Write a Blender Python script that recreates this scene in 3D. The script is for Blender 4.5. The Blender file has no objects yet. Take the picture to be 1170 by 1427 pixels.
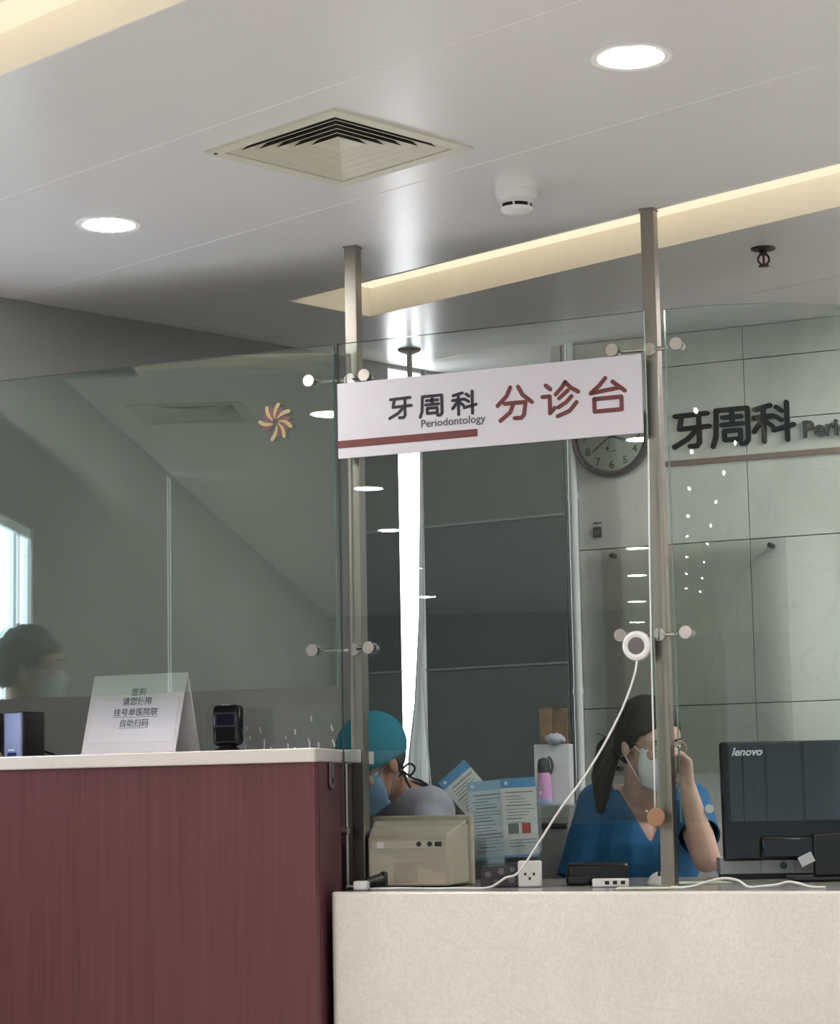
import bpy, bmesh, math, random
from mathutils import Vector, Matrix, Euler
random.seed(7)
R = math.radians
scene = bpy.context.scene
COL = scene.collection

# ------------------------------------------------------------------ camera
W, H, F = 1170, 1427, 3150.0
PITCH, ROLL, CZ = R(7.26), R(-1.08), 1.10
fwd = Vector((0, math.cos(PITCH), math.sin(PITCH)))
r0 = Vector((1, 0, 0)); u0 = r0.cross(fwd)
RV = math.cos(ROLL) * r0 + math.sin(ROLL) * u0
UV_ = -math.sin(ROLL) * r0 + math.cos(ROLL) * u0
EYE = Vector((0, 0, CZ))
cam_d = bpy.data.cameras.new('camera'); cam = bpy.data.objects.new('camera', cam_d); COL.objects.link(cam)
m3 = Matrix((RV, UV_, -fwd)).transposed()
cam.matrix_world = Matrix.Translation(EYE) @ m3.to_4x4()
cam_d.sensor_fit = 'VERTICAL'; cam_d.sensor_height = 24.0; cam_d.lens = F / H * 24.0
cam_d.clip_start = 0.05; cam_d.clip_end = 100
scene.camera = cam

# ------------------------------------------------------------------ world / exposure
FILL_WINDOW_L = 0.9        # radiance of the unseen fill windows added to the hall
world = bpy.data.worlds.new('world'); scene.world = world; world.use_nodes = True
bg = world.node_tree.nodes['Background']; bg.inputs[0].default_value = (0.75, 0.85, 1.0, 1); bg.inputs[1].default_value = 0.6
vs = scene.view_settings
vs.view_transform = 'Standard'; vs.look = 'None'; vs.exposure = 0.0; vs.gamma = 1.0; vs.use_curve_mapping = False
cy = scene.cycles
cy.max_bounces = 10; cy.transparent_max_bounces = 24; cy.diffuse_bounces = 5; cy.glossy_bounces = 4
cy.caustics_reflective = False; cy.caustics_refractive = False; cy.sample_clamp_indirect = 4.0
cy.use_denoising = True

# ------------------------------------------------------------------ geometry helpers
def ray(px, py): return fwd + RV * ((px - W / 2) / F) - UV_ * ((py - H / 2) / F)
def at(px, py, Y):
    d = ray(px, py); return EYE + d * (Y / d.y)
def onz(px, py, z):
    d = ray(px, py); return EYE + d * ((z - CZ) / d.z)
def frame(o, deg): return Matrix.Translation(Vector(o)) @ Matrix.Rotation(-R(deg), 4, 'Z')
A_DEG, G_DEG, M_DEG = 44.7, 23.7, 25.0
UVM = frame((0, 0, 0), A_DEG)                      # x = u (along the cove lines), y = v
P0 = Vector((-0.192, 5.387, 0)); GM = frame(P0, G_DEG)     # x along the glass line, y behind it
M0 = Vector((0.452, 6.689, 0)); MM = frame(M0, M_DEG)      # x along the stone wall, y into it
def on_frame(px, py, FM, y=0.0):
    """local x and z where the pixel's ray meets the vertical plane local-y = y of a frame"""
    inv = FM.inverted(); o = inv @ EYE; d = inv.to_3x3() @ ray(px, py)
    p = o + d * ((y - o.y) / d.y); return p.x, p.z

def srgb(r, g, b):
    f = lambda c: (c / 255 / 12.92) if c / 255 <= 0.04045 else ((c / 255 + 0.055) / 1.055) ** 2.4
    return (f(r), f(g), f(b), 1)

MATS = {}
def mat(name, col, rough=0.5, metal=0.0, var=0.05, scale=30.0, bump=0.0, bscale=None, spec=0.5, stretch=None, coat=0.0):
    if name in MATS: return MATS[name]
    m = bpy.data.materials.new(name); m.use_nodes = True; nt = m.node_tree; N = nt.nodes; L = nt.links
    b = N['Principled BSDF']; c = srgb(*col)
    tc = N.new('ShaderNodeTexCoord'); mp = N.new('ShaderNodeMapping'); L.new(tc.outputs['Object'], mp.inputs[0])
    if stretch: mp.inputs['Scale'].default_value = stretch
    no = N.new('ShaderNodeTexNoise'); no.inputs['Scale'].default_value = scale; no.inputs['Detail'].default_value = 4
    L.new(mp.outputs[0], no.inputs['Vector'])
    cr = N.new('ShaderNodeValToRGB')
    cr.color_ramp.elements[0].position = 0.3; cr.color_ramp.elements[1].position = 0.7
    cr.color_ramp.elements[0].color = tuple(x * (1 - var) for x in c[:3]) + (1,)
    cr.color_ramp.elements[1].color = tuple(min(1, x * (1 + var)) for x in c[:3]) + (1,)
    L.new(no.outputs['Fac'], cr.inputs[0]); L.new(cr.outputs[0], b.inputs['Base Color'])
    b.inputs['Roughness'].default_value = rough; b.inputs['Metallic'].default_value = metal
    b.inputs['Specular IOR Level'].default_value = spec; b.inputs['Coat Weight'].default_value = coat
    if bump:
        n2 = N.new('ShaderNodeTexNoise'); n2.inputs['Scale'].default_value = bscale or scale * 3
        L.new(mp.outputs[0], n2.inputs['Vector'])
        bp = N.new('ShaderNodeBump'); bp.inputs['Strength'].default_value = bump; bp.inputs['Distance'].default_value = 0.002
        L.new(n2.outputs['Fac'], bp.inputs['Height']); L.new(bp.outputs[0], b.inputs['Normal'])
    MATS[name] = m; return m
def emit(name, col, s):
    if name in MATS: return MATS[name]
    m = bpy.data.materials.new(name); m.use_nodes = True; nt = m.node_tree
    nt.nodes.remove(nt.nodes['Principled BSDF']); e = nt.nodes.new('ShaderNodeEmission')
    no = nt.nodes.new('ShaderNodeTexNoise'); no.inputs['Scale'].default_value = 2.0
    cr = nt.nodes.new('ShaderNodeValToRGB'); c = srgb(*col)
    cr.color_ramp.elements[0].color = tuple(x * 0.96 for x in c[:3]) + (1,); cr.color_ramp.elements[1].color = c
    nt.links.new(no.outputs['Fac'], cr.inputs[0]); nt.links.new(cr.outputs[0], e.inputs[0])
    e.inputs[1].default_value = s
    nt.links.new(e.outputs[0], nt.nodes['Material Output'].inputs[0]); MATS[name] = m; return m
def glass(name, tint, refl=1.0, rough=0.0):
    if name in MATS: return MATS[name]
    m = bpy.data.materials.new(name); m.use_nodes = True; nt = m.node_tree; N = nt.nodes; L = nt.links
    N.remove(N['Principled BSDF'])
    t = N.new('ShaderNodeBsdfTransparent'); t.inputs[0].default_value = srgb(*tint)
    g = N.new('ShaderNodeBsdfGlossy'); g.inputs['Roughness'].default_value = rough; g.inputs['Color'].default_value = (0.96, 1, 0.98, 1)
    fr = N.new('ShaderNodeFresnel'); fr.inputs['IOR'].default_value = 1.52
    mu = N.new('ShaderNodeMath'); mu.operation = 'MULTIPLY'; mu.inputs[1].default_value = refl; mu.use_clamp = True
    L.new(fr.outputs[0], mu.inputs[0])
    # faint smears change the gloss a little
    mx = N.new('ShaderNodeMixShader'); L.new(mu.outputs[0], mx.inputs[0]); L.new(t.outputs[0], mx.inputs[1]); L.new(g.outputs[0], mx.inputs[2])
    L.new(mx.outputs[0], N['Material Output'].inputs[0]); MATS[name] = m; return m

class MB:
    """collects shapes, then links them as ONE mesh object"""
    def __init__(s): s.v = []; s.f = []; s.mi = []; s.cur = 0
    def add(s, vs_, fs, M=None):
        o = len(s.v); s.v += [tuple(M @ Vector(p)) if M else tuple(p) for p in vs_]
        s.f += [tuple(i + o for i in f) for f in fs]; s.mi += [s.cur] * len(fs); return s
    def box(s, x0, x1, y0, y1, z0, z1, M=None):
        v = [(x0, y0, z0), (x1, y0, z0), (x1, y1, z0), (x0, y1, z0), (x0, y0, z1), (x1, y0, z1), (x1, y1, z1), (x0, y1, z1)]
        return s.add(v, [(0, 3, 2, 1), (4, 5, 6, 7), (0, 1, 5, 4), (1, 2, 6, 5), (2, 3, 7, 6), (3, 0, 4, 7)], M)
    def cyl(s, p0, p1, ra, rb=None, n=20, M=None, caps=True):
        rb = ra if rb is None else rb; p0 = Vector(p0); p1 = Vector(p1); d = (p1 - p0).normalized()
        a = d.orthogonal().normalized(); b = d.cross(a)
        v = []
        for p, r_ in ((p0, ra), (p1, rb)):
            v += [p + (a * math.cos(2 * math.pi * i / n) + b * math.sin(2 * math.pi * i / n)) * r_ for i in range(n)]
        fs = [(i, (i + 1) % n, n + (i + 1) % n, n + i) for i in range(n)]
        if caps: fs += [tuple(range(n - 1, -1, -1)), tuple(range(n, 2 * n))]
        return s.add(v, fs, M)
    def lathe(s, prof, n=28, M=None, c=(0, 0, 0), cap=True):
        v = []; k = len(prof)
        for i in range(n):
            t = 2 * math.pi * i / n
            v += [(c[0] + r_ * math.cos(t), c[1] + r_ * math.sin(t), c[2] + z) for r_, z in prof]
        fs = [(i * k + j, ((i + 1) % n) * k + j, ((i + 1) % n) * k + j + 1, i * k + j + 1) for i in range(n) for j in range(k - 1)]
        if cap and prof[0][0] > 1e-6: fs.append(tuple(i * k for i in range(n - 1, -1, -1)))
        if cap and prof[-1][0] > 1e-6: fs.append(tuple(i * k + k - 1 for i in range(n)))
        return s.add(v, fs, M)
    def tube(s, pts, r_, n=8, M=None, closed=False):
        pts = [Vector(p) for p in pts]; rs = r_ if isinstance(r_, (list, tuple)) else [r_] * len(pts)
        v = []; K = len(pts); a = None
        for i, p in enumerate(pts):
            if closed: d = pts[(i + 1) % K] - pts[i - 1]
            else: d = pts[min(i + 1, K - 1)] - pts[max(i - 1, 0)]
            d.normalize()
            a = d.orthogonal().normalized() if a is None else (a - d * a.dot(d)).normalized()
            b = d.cross(a)
            v += [p + (a * math.cos(2 * math.pi * j / n) + b * math.sin(2 * math.pi * j / n)) * rs[i] for j in range(n)]
        rng = K if closed else K - 1
        fs = [(i * n + j, i * n + (j + 1) % n, ((i + 1) % K) * n + (j + 1) % n, ((i + 1) % K) * n + j) for i in range(rng) for j in range(n)]
        if not closed: fs += [tuple(range(n - 1, -1, -1)), tuple(range((K - 1) * n, K * n))]
        return s.add(v, fs, M)
    def prism(s, poly, z0, z1, M=None):
        n = len(poly); v = [(x, y, z0) for x, y in poly] + [(x, y, z1) for x, y in poly]
        return s.add(v, [tuple(range(n - 1, -1, -1)), tuple(range(n, 2 * n))] + [(i, (i + 1) % n, n + (i + 1) % n, n + i) for i in range(n)], M)
    def sph(s, c, rad, M=None, nu=20, nv=12):
        rx, ry, rz = rad if isinstance(rad, (tuple, list)) else (rad,) * 3
        v = [(c[0], c[1], c[2] - rz)]
        for j in range(1, nv):
            t = math.pi * j / nv
            v += [(c[0] + rx * math.sin(t) * math.cos(2 * math.pi * i / nu), c[1] + ry * math.sin(t) * math.sin(2 * math.pi * i / nu), c[2] - rz * math.cos(t)) for i in range(nu)]
        v.append((c[0], c[1], c[2] + rz)); e = len(v) - 1
        fs = [(0, 1 + (i + 1) % nu, 1 + i) for i in range(nu)]
        for j in range(nv - 2):
            fs += [(1 + j * nu + i, 1 + j * nu + (i + 1) % nu, 1 + (j + 1) * nu + (i + 1) % nu, 1 + (j + 1) * nu + i) for i in range(nu)]
        b = 1 + (nv - 2) * nu
        fs += [(b + i, b + (i + 1) % nu, e) for i in range(nu)]
        return s.add(v, fs, M)
    def strokes(s, lines, w, y0, y1, M=None):
        """flat round-ended strokes in local x-z, between y0 and y1"""
        for ln in lines:
            for i, p in enumerate(ln):
                if i < len(ln) - 1:
                    q = ln[i + 1]; dx, dz = q[0] - p[0], q[1] - p[1]; l = math.hypot(dx, dz) or 1e-6
                    nx, nz = -dz / l * w / 2, dx / l * w / 2
                    c = [(p[0] + nx, p[1] + nz), (q[0] + nx, q[1] + nz), (q[0] - nx, q[1] - nz), (p[0] - nx, p[1] - nz)]
                    s.add([(a, y0, b) for a, b in c] + [(a, y1, b) for a, b in c], [(0, 1, 2, 3), (7, 6, 5, 4), (0, 4, 5, 1), (1, 5, 6, 2), (2, 6, 7, 3), (3, 7, 4, 0)], M)
                s.cyl((p[0], y0 - 0.00005, p[1]), (p[0], y1, p[1]), w / 2, n=10, M=M)
        return s
    def build(s, name, m, parent=None, smooth=False, bevel=0.0, M=None, fix=True):
        me = bpy.data.meshes.new(name); me.from_pydata(s.v, [], s.f)
        for x in (m if isinstance(m, (list, tuple)) else [m]): me.materials.append(x)
        if any(s.mi): me.polygons.foreach_set('material_index', s.mi)
        if fix:
            bm = bmesh.new(); bm.from_mesh(me); bmesh.ops.recalc_face_normals(bm, faces=bm.faces); bm.to_mesh(me); bm.free()
        return link(name, me, parent, smooth, bevel, M)
def link(name, me, parent=None, smooth=False, bevel=0.0, M=None):
    o = bpy.data.objects.new(name, me); COL.objects.link(o)
    if parent: o.parent = parent
    if M is not None:
        if parent: o.matrix_local = M
        else: o.matrix_world = M
    if bevel:
        b = o.modifiers.new('bevel', 'BEVEL'); b.width = bevel; b.segments = 2; b.limit_method = 'ANGLE'; b.angle_limit = R(40)
        b.use_clamp_overlap = True
    if smooth or bevel:
        for p in me.polygons: p.use_smooth = True
        if bevel or smooth == 'auto':
            try: me.set_sharp_from_angle(angle=R(40))
            except Exception: pass
    return o
def tag(o, label, cat, group=None):
    o['label'] = label; o['category'] = cat
    if group: o['group'] = group
    return o
def thing(name, label, cat, M, group=None):
    o = bpy.data.objects.new(name, None); COL.objects.link(o); o.empty_display_size = 0.05
    o.matrix_world = M if isinstance(M, Matrix) else Matrix.Translation(Vector(M))
    return tag(o, label, cat, group)
def struct(o): o['kind'] = 'structure'; return o
def copy_tree(o, parent=None):
    c = o.copy(); COL.objects.link(c); c.parent = parent
    for ch in list(o.children): copy_tree(ch, c)
    return c
def text_mesh(name, body, size, depth, m, parent, M, align='LEFT', bold=0.0, sx=1.0, shear=0.0):
    cu = bpy.data.curves.new(name, 'FONT'); cu.body = body; cu.size = size; cu.extrude = depth; cu.align_x = align; cu.offset = bold
    cu.resolution_u = 3; cu.shear = shear
    t = bpy.data.objects.new('tmp_text', cu); COL.objects.link(t)
    dg = bpy.context.evaluated_depsgraph_get(); dg.update()
    me = bpy.data.meshes.new_from_object(t.evaluated_get(dg)); bpy.data.objects.remove(t); bpy.data.curves.remove(cu)
    me.name = name; me.materials.clear(); me.materials.append(m)
    # text lies in local x-y: stand it up into x-z, facing -y
    me.transform(Matrix.Rotation(R(90), 4, 'X') @ Matrix.Scale(sx, 4, (1, 0, 0)))
    return link(name, me, parent, M=M)

# ------------------------------------------------------------------ materials
m_panel = mat('ceiling_panel_paint', (222, 219, 219), 0.28, 0.0, 0.012, 3.0, spec=0.6)
m_cove = mat('cove_paint', (246, 241, 230), 0.6, var=0.02, scale=6)
m_darkwall = mat('dark_grey_wall_paint', (137, 137, 135), 0.75, var=0.03, scale=8, bump=0.05, bscale=200)
m_plainwall = mat('pale_wall_paint', (190, 188, 182), 0.8, var=0.03, scale=5)
m_floor = mat('polished_floor_stone', (228, 225, 218), 0.25, var=0.08, scale=12)
m_steel = mat('brushed_steel', (152, 147, 139), 0.32, 1.0, 0.05, 60, stretch=(1, 1, 0.05))
m_chrome = mat('polished_steel', (205, 200, 195), 0.18, 1.0, 0.03, 50)
m_darkmetal = mat('dark_bronze_metal', (62, 56, 52), 0.4, 0.8, 0.08, 80)
m_white = mat('white_plastic', (226, 224, 222), 0.4, var=0.02, scale=20)
m_black = mat('black_plastic', (16, 17, 20), 0.35, var=0.1, scale=60, bump=0.03)
m_blackgloss = mat('glossy_black_plastic', (9, 11, 16), 0.12, var=0.1, scale=30)
m_ventmetal = mat('vent_enamel', (205, 200, 184), 0.45, var=0.03, scale=25)
m_dark = mat('dark_void', (18, 18, 18), 0.9, var=0.1)
m_glass = glass('green_tinted_glass', (250, 253, 252), 1.0)
m_glassC = glass('green_tinted_glass_bowed', (247, 252, 250), 0.45)
m_glassL = glass('green_tinted_glass_coated', (242, 250, 246), 2.0)
m_edge = mat('glass_edge', (120, 150, 140), 0.15, var=0.1, scale=40, spec=0.8)
m_acrylic = glass('clear_acrylic', (250, 252, 251), 1.0)
m_stone = None
def stone(name, base, vein, dark, sc, rough=0.3, vein_w=0.06, speck=0.0):
    m = bpy.data.materials.new(name); m.use_nodes = True; nt = m.node_tree; N = nt.nodes; L = nt.links; b = N['Principled BSDF']
    tc = N.new('ShaderNodeTexCoord'); no = N.new('ShaderNodeTexNoise'); no.inputs['Scale'].default_value = sc; no.inputs['Detail'].default_value = 6
    no.inputs['Distortion'].default_value = 1.2; L.new(tc.outputs['Object'], no.inputs['Vector'])
    cr = N.new('ShaderNodeValToRGB'); e = cr.color_ramp.elements
    e[0].position = 0.35; e[0].color = srgb(*dark); e[1].position = 0.62; e[1].color = srgb(*base)
    L.new(no.outputs['Fac'], cr.inputs[0])
    n2 = N.new('ShaderNodeTexNoise'); n2.inputs['Scale'].default_value = sc * 1.6; n2.inputs['Detail'].default_value = 3; n2.inputs['Distortion'].default_value = 2.5
    L.new(tc.outputs['Object'], n2.inputs['Vector'])
    c2 = N.new('ShaderNodeValToRGB'); f = c2.color_ramp.elements; f[0].position = 0.5 - vein_w * 0.25; f[0].color = (0, 0, 0, 1)
    f.new(0.5).color = (0.16, 0.16, 0.16, 1); f[2].position = 0.5 + vein_w * 0.25; f[2].color = (0, 0, 0, 1)
    L.new(n2.outputs['Fac'], c2.inputs[0])
    mx = N.new('ShaderNodeMixRGB'); L.new(c2.outputs[0], mx.inputs[0]); L.new(cr.outputs[0], mx.inputs[1]); mx.inputs[2].default_value = srgb(*vein)
    out = mx.outputs[0]
    if speck:
        n3 = N.new('ShaderNodeTexNoise'); n3.inputs['Scale'].default_value = 160; n3.inputs['Detail'].default_value = 2
        L.new(tc.outputs['Object'], n3.inputs['Vector'])
        c3 = N.new('ShaderNodeValToRGB'); h = c3.color_ramp.elements; h[0].position = 0.35; h[1].position = 0.7
        h[0].color = (1 - speck,) * 3 + (1,); h[1].color = (1, 1, 1, 1); L.new(n3.outputs['Fac'], c3.inputs[0])
        m2 = N.new('ShaderNodeMixRGB'); m2.blend_type = 'MULTIPLY'; m2.inputs[0].default_value = 1
        L.new(out, m2.inputs[1]); L.new(c3.outputs[0], m2.inputs[2]); out = m2.outputs[0]
    L.new(out, b.inputs['Base Color']); b.inputs['Roughness'].default_value = rough; return m
m_marble = stone('pale_marble', (206, 206, 200), (150, 148, 142), (190, 190, 184), 1.7, 0.3, 0.05)
m_beige = stone('beige_quartz', (231, 225, 218), (214, 206, 196), (221, 214, 206), 2.2, 0.32, 0.1, 0.10)
m_slab = stone('white_quartz_slab', (218, 211, 206), (206, 199, 193), (212, 205, 199), 2.0, 0.3, 0.1, 0.06)
def mahogany():
    m = bpy.data.materials.new('mahogany_laminate'); m.use_nodes = True; nt = m.node_tree; N = nt.nodes; L = nt.links; b = N['Principled BSDF']
    tc = N.new('ShaderNodeTexCoord'); mp = N.new('ShaderNodeMapping'); mp.inputs['Scale'].default_value = (1, 1, 0.02)
    L.new(tc.outputs['Object'], mp.inputs[0])
    outs = []
    for sc in (55, 230):
        no = N.new('ShaderNodeTexNoise'); no.inputs['Scale'].default_value = sc; no.inputs['Detail'].default_value = 5; L.new(mp.outputs[0], no.inputs['Vector']); outs.append(no)
    ad = N.new('ShaderNodeMixRGB'); ad.inputs[0].default_value = 0.45; L.new(outs[0].outputs['Fac'], ad.inputs[1]); L.new(outs[1].outputs['Fac'], ad.inputs[2])
    cr = N.new('ShaderNodeValToRGB'); e = cr.color_ramp.elements; e[0].position = 0.36; e[0].color = srgb(84, 43, 47); e[1].position = 0.64; e[1].color = srgb(100, 56, 61)
    L.new(ad.outputs[0], cr.inputs[0]); L.new(cr.outputs[0], b.inputs['Base Color']); b.inputs['Roughness'].default_value = 0.42
    return m
m_mahog = mahogany()
m_led = emit('downlight_glow', (255, 252, 249), 285.0)
m_cove_led = emit('cove_led_glow', (255, 242, 220), 95.0)
m_cove_diff = emit('cove_diffuser_glow', (255, 239, 206), 1.1)
m_fill_day = emit('fill_window_pane', (226, 240, 255), FILL_WINDOW_L)
m_side = emit('side_window_daylight', (226, 240, 255), 7.0)
m_slit = emit('bright_daylight_pane', (250, 252, 255), 6.0)

# ================================================================== THE SETTING
ZC = 2.45
UL, UR, VN, VF = -4.94, 2.6, -7.5, 8.0
o = MB().box(UL - 0.3, UR + 0.3, VN - 0.3, VF + 0.3, -0.1, 0).build('floor', m_floor, M=UVM); struct(o)

# ---- ceiling: metal strips, each a panel, with two light coves cut in
ceil = struct(MB().box(UL - 0.3, UR + 0.3, VN - 0.3, VF + 0.3, 2.62, 2.68).build('ceiling', m_plainwall, M=UVM))
def panel(u0, u1, v0, v1, holes=()):
    g = 0.0015; us = sorted({u0 + g, u1 - g} | {h[0] for h in holes} | {h[1] for h in holes})
    vs_ = sorted({v0 + g, v1 - g} | {h[2] for h in holes} | {h[3] for h in holes})
    b = MB()
    for i in range(len(us) - 1):
        for j in range(len(vs_) - 1):
            cu, cv = (us[i] + us[i + 1]) / 2, (vs_[j] + vs_[j + 1]) / 2
            if any(h[0] < cu < h[1] and h[2] < cv < h[3] for h in holes): continue
            b.box(us[i], us[i + 1], vs_[j], vs_[j + 1], ZC, ZC + 0.014)
    o = b.build('ceiling_panel', m_panel, ceil)
    if not holes:
        bv = o.modifiers.new('bevel', 'BEVEL'); bv.width = 0.003; bv.segments = 2; bv.limit_method = 'ANGLE'
    return o
C1 = (2.05, 2.35); C2 = (4.03, 4.335); C2U = -4.475
VENT1 = (-3.33, 3.145); VENT2 = (-4.63, 1.36); VS = 0.1985
hole = lambda c: (c[0] - VS + 0.012, c[0] + VS - 0.012, c[1] - VS + 0.012, c[1] + VS - 0.012)
def strip(u0, u1, v0, v1, L_=3.0, holes=()):
    n = max(1, round((u1 - u0) / L_)); st = (u1 - u0) / n
    for i in range(n):
        a, b = u0 + i * st, u0 + (i + 1) * st
        panel(a, b, v0, v1, [h for h in holes if h[0] > a and h[1] < b])
strip(UL, UR, 1.66, C1[0], 7.6)
v = 1.66
while v > VN:
    strip(UL, UR, max(VN, v - 0.6), v, 7.6, [hole(VENT2)] if v - 0.6 < VENT2[1] < v else ())
    v = round(v - 0.6, 4)
m_joint = mat('joint_strip_paint', (240, 238, 236), .4)
for v_ in (2.853, 3.45): MB().box(UL, UR, v_ - .0022, v_ + .0022, ZC + .0006, ZC + .004).build('joint_strip', m_joint, ceil)
strip(UL, UR, 2.35, 2.853, 7.6); strip(UL, UR, 2.853, 3.45, 7.6, [hole(VENT1)]); strip(UL, UR, 3.45, 4.03, 7.6)
panel(UL, C2U, C2[0], C2[1])
v = C2[1]
while v < VF:
    strip(UL, UR, v, min(VF, v + 0.6), 7.6); v += 0.6
def cove(u0, u1, v0, v1):
    d = 0.084
    MB().box(u0, u1, v1 - 0.003, v1 + 0.0012, ZC - 0.001, ZC + d).build('cove_fascia', m_cove, ceil)
    MB().box(u0, u1, v0 - 0.0012, v0 + 0.003, ZC - 0.001, ZC + d).build('cove_fascia', m_cove, ceil)
    MB().box(u0 - 0.0012, u0 + 0.003, v0 + 0.003, v1 - 0.003, ZC - 0.001, ZC + d).build('cove_fascia', m_cove, ceil)
    MB().box(u1 - 0.003, u1 + 0.0012, v0 + 0.003, v1 - 0.003, ZC - 0.001, ZC + d).build('cove_fascia', m_cove, ceil)
    MB().box(u0 - 0.012, u1 + 0.012, v0 - 0.012, v1 + 0.012, ZC + d, ZC + d + 0.012).build('cove_top', m_cove, ceil)
    MB().box(u0 + 0.01, u1 - 0.01, v1 - 0.090, v1 - 0.004, ZC + d - 0.006, ZC + d - 0.0005).build('led_diffuser', m_cove_diff, ceil)
    MB().box(u0, u1, v0 + 0.003, v0 + 0.035, ZC + 0.022, ZC + 0.027).build('cove_ledge', m_cove, ceil)
    MB().box(u0, u1, v0 + 0.031, v0 + 0.035, ZC + 0.027, ZC + 0.050).build('cove_ledge', m_cove, ceil)
    return MB().box(u0 + 0.03, u1 - 0.03, v0 + 0.004, v0 + 0.020, ZC + 0.027, ZC + 0.034)
cove(C2U, UR - 0.3, *C2).build('led_strip', m_cove_led, ceil)
cove(UL + 0.25, UR - 0.3, *C1).build('led_strip', m_cove_led, ceil)

# ---- walls
def wall_with_openings(name, b0, b1, z0, z1, x, th, ops, m):
    """wall in the u = x plane (UVM frame), openings (v0, v1, za, zb)"""
    b = MB(); vs_ = sorted({b0, b1} | {o[0] for o in ops} | {o[1] for o in ops}); zs = sorted({z0, z1} | {o[2] for o in ops} | {o[3] for o in ops})
    for i in range(len(vs_) - 1):
        for j in range(len(zs) - 1):
            cv, cz = (vs_[i] + vs_[i + 1]) / 2, (zs[j] + zs[j + 1]) / 2
            if any(o[0] < cv < o[1] and o[2] < cz < o[3] for o in ops): continue
            b.box(x, x + th, vs_[i], vs_[i + 1], zs[j], zs[j + 1])
    return struct(b.build(name, m, M=UVM))
SL1 = (4.86, 5.07, 1.08, 2.44); SL2 = (-0.095, -0.045, 0.2, 2.44); WIN = (2.48, 3.30, 1.26, 1.915)
wall_with_openings('wall_left', VN, 6.45, 0, 2.62, UL, -0.16, [SL1, SL2, WIN], m_darkwall)
m_frame = mat('white_window_frame', (222, 226, 228), 0.45, var=0.02)
def pane_in_left_wall(name, op, m, mull=()):
    e = struct(MB().box(UL - 0.025, UL - 0.015, op[0], op[1], op[2], op[3]).build(name, m, M=UVM))
    b = MB(); t = 0.004 if op[1] - op[0] < 0.3 else 0.03
    for v_ in (op[0], op[1] - t) + tuple(mull): b.box(UL - 0.014, UL - 0.002, v_, v_ + t, op[2], op[3])
    for z_ in (op[2], op[3] - t): b.box(UL - 0.014, UL - 0.002, op[0], op[1], z_, z_ + t)
    b.build('window_frame', m_frame, e); return e
pane_in_left_wall('window_1', SL1, m_slit)
pane_in_left_wall('window_2', (SL2[0], SL2[1], SL2[2], SL2[3]), m_slit)
pane_in_left_wall('window_3', WIN, m_side, (2.66,))
# unseen glowing windows added opposite the dark wall to light the hall
ops = [(v0, v0 + 3.0, 0.25, 2.40) for v0 in (-6.6, -3.5, -0.4, 2.7)]
wall_with_openings('wall_right', VN, VF, 0, 2.62, UR, 0.16, ops, m_plainwall)
for k, op in enumerate(ops):
    e = struct(MB().box(UR + 0.12, UR + 0.13, op[0], op[1], op[2], op[3]).build('window_%d' % (k + 4), m_fill_day, M=UVM))
    b = MB()
    for v_ in (op[0], (op[0] + op[1]) / 2 - 0.02, op[1] - 0.04): b.box(UR + 0.08, UR + 0.12, v_, v_ + 0.04, op[2], op[3])
    for z_ in (op[2], op[3] - 0.04): b.box(UR + 0.08, UR + 0.12, op[0], op[1], z_, z_ + 0.04)
    b.build('window_frame', m_frame, e)
struct(MB().box(UL - 0.16, UR + 0.16, VN - 0.16, VN, 0, 2.62).build('wall_rear', mat('taupe_wall_paint', (104, 100, 96), .8, var=.03, scale=5), M=UVM))
struct(MB().box(UL - 0.16, -3.6, 6.3, 6.45, 0, 2.62).build('wall_niche', m_darkwall, M=UVM))
# stone wall: core plus single tiles with open joints
mw = struct(MB().box(-0.02, 8.2, 0.014, 0.2, 0, 2.62).build('wall_back', mat('joint_grout', (120, 118, 112), 0.9), M=MM))
MB().box(-0.02, 0.03, 0.2, 1.6, 0, 2.62).build('return_wall', m_plainwall, mw)
xs = [-0.02, 0.02, 0.545, 1.145, 1.745, 2.345, 2.945]; zs = [0.0, 0.416, 0.886, 1.356, 1.826, 2.352, 2.45]
for i in range(len(xs) - 1):
    zz = sorted(set(zs) | ({2.169} if i >= 2 else set()))
    for j in range(len(zz) - 1):
        MB().box(xs[i] + 0.001, xs[i + 1] - 0.001, 0, 0.016, zz[j] + 0.0012, zz[j + 1] - 0.0012).build('tile', m_marble, mw, bevel=0.0012)
MB().box(2.945, 8.2, 0.0, 0.016, 0, 2.45).build('stone_cladding', m_marble, mw)

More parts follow.
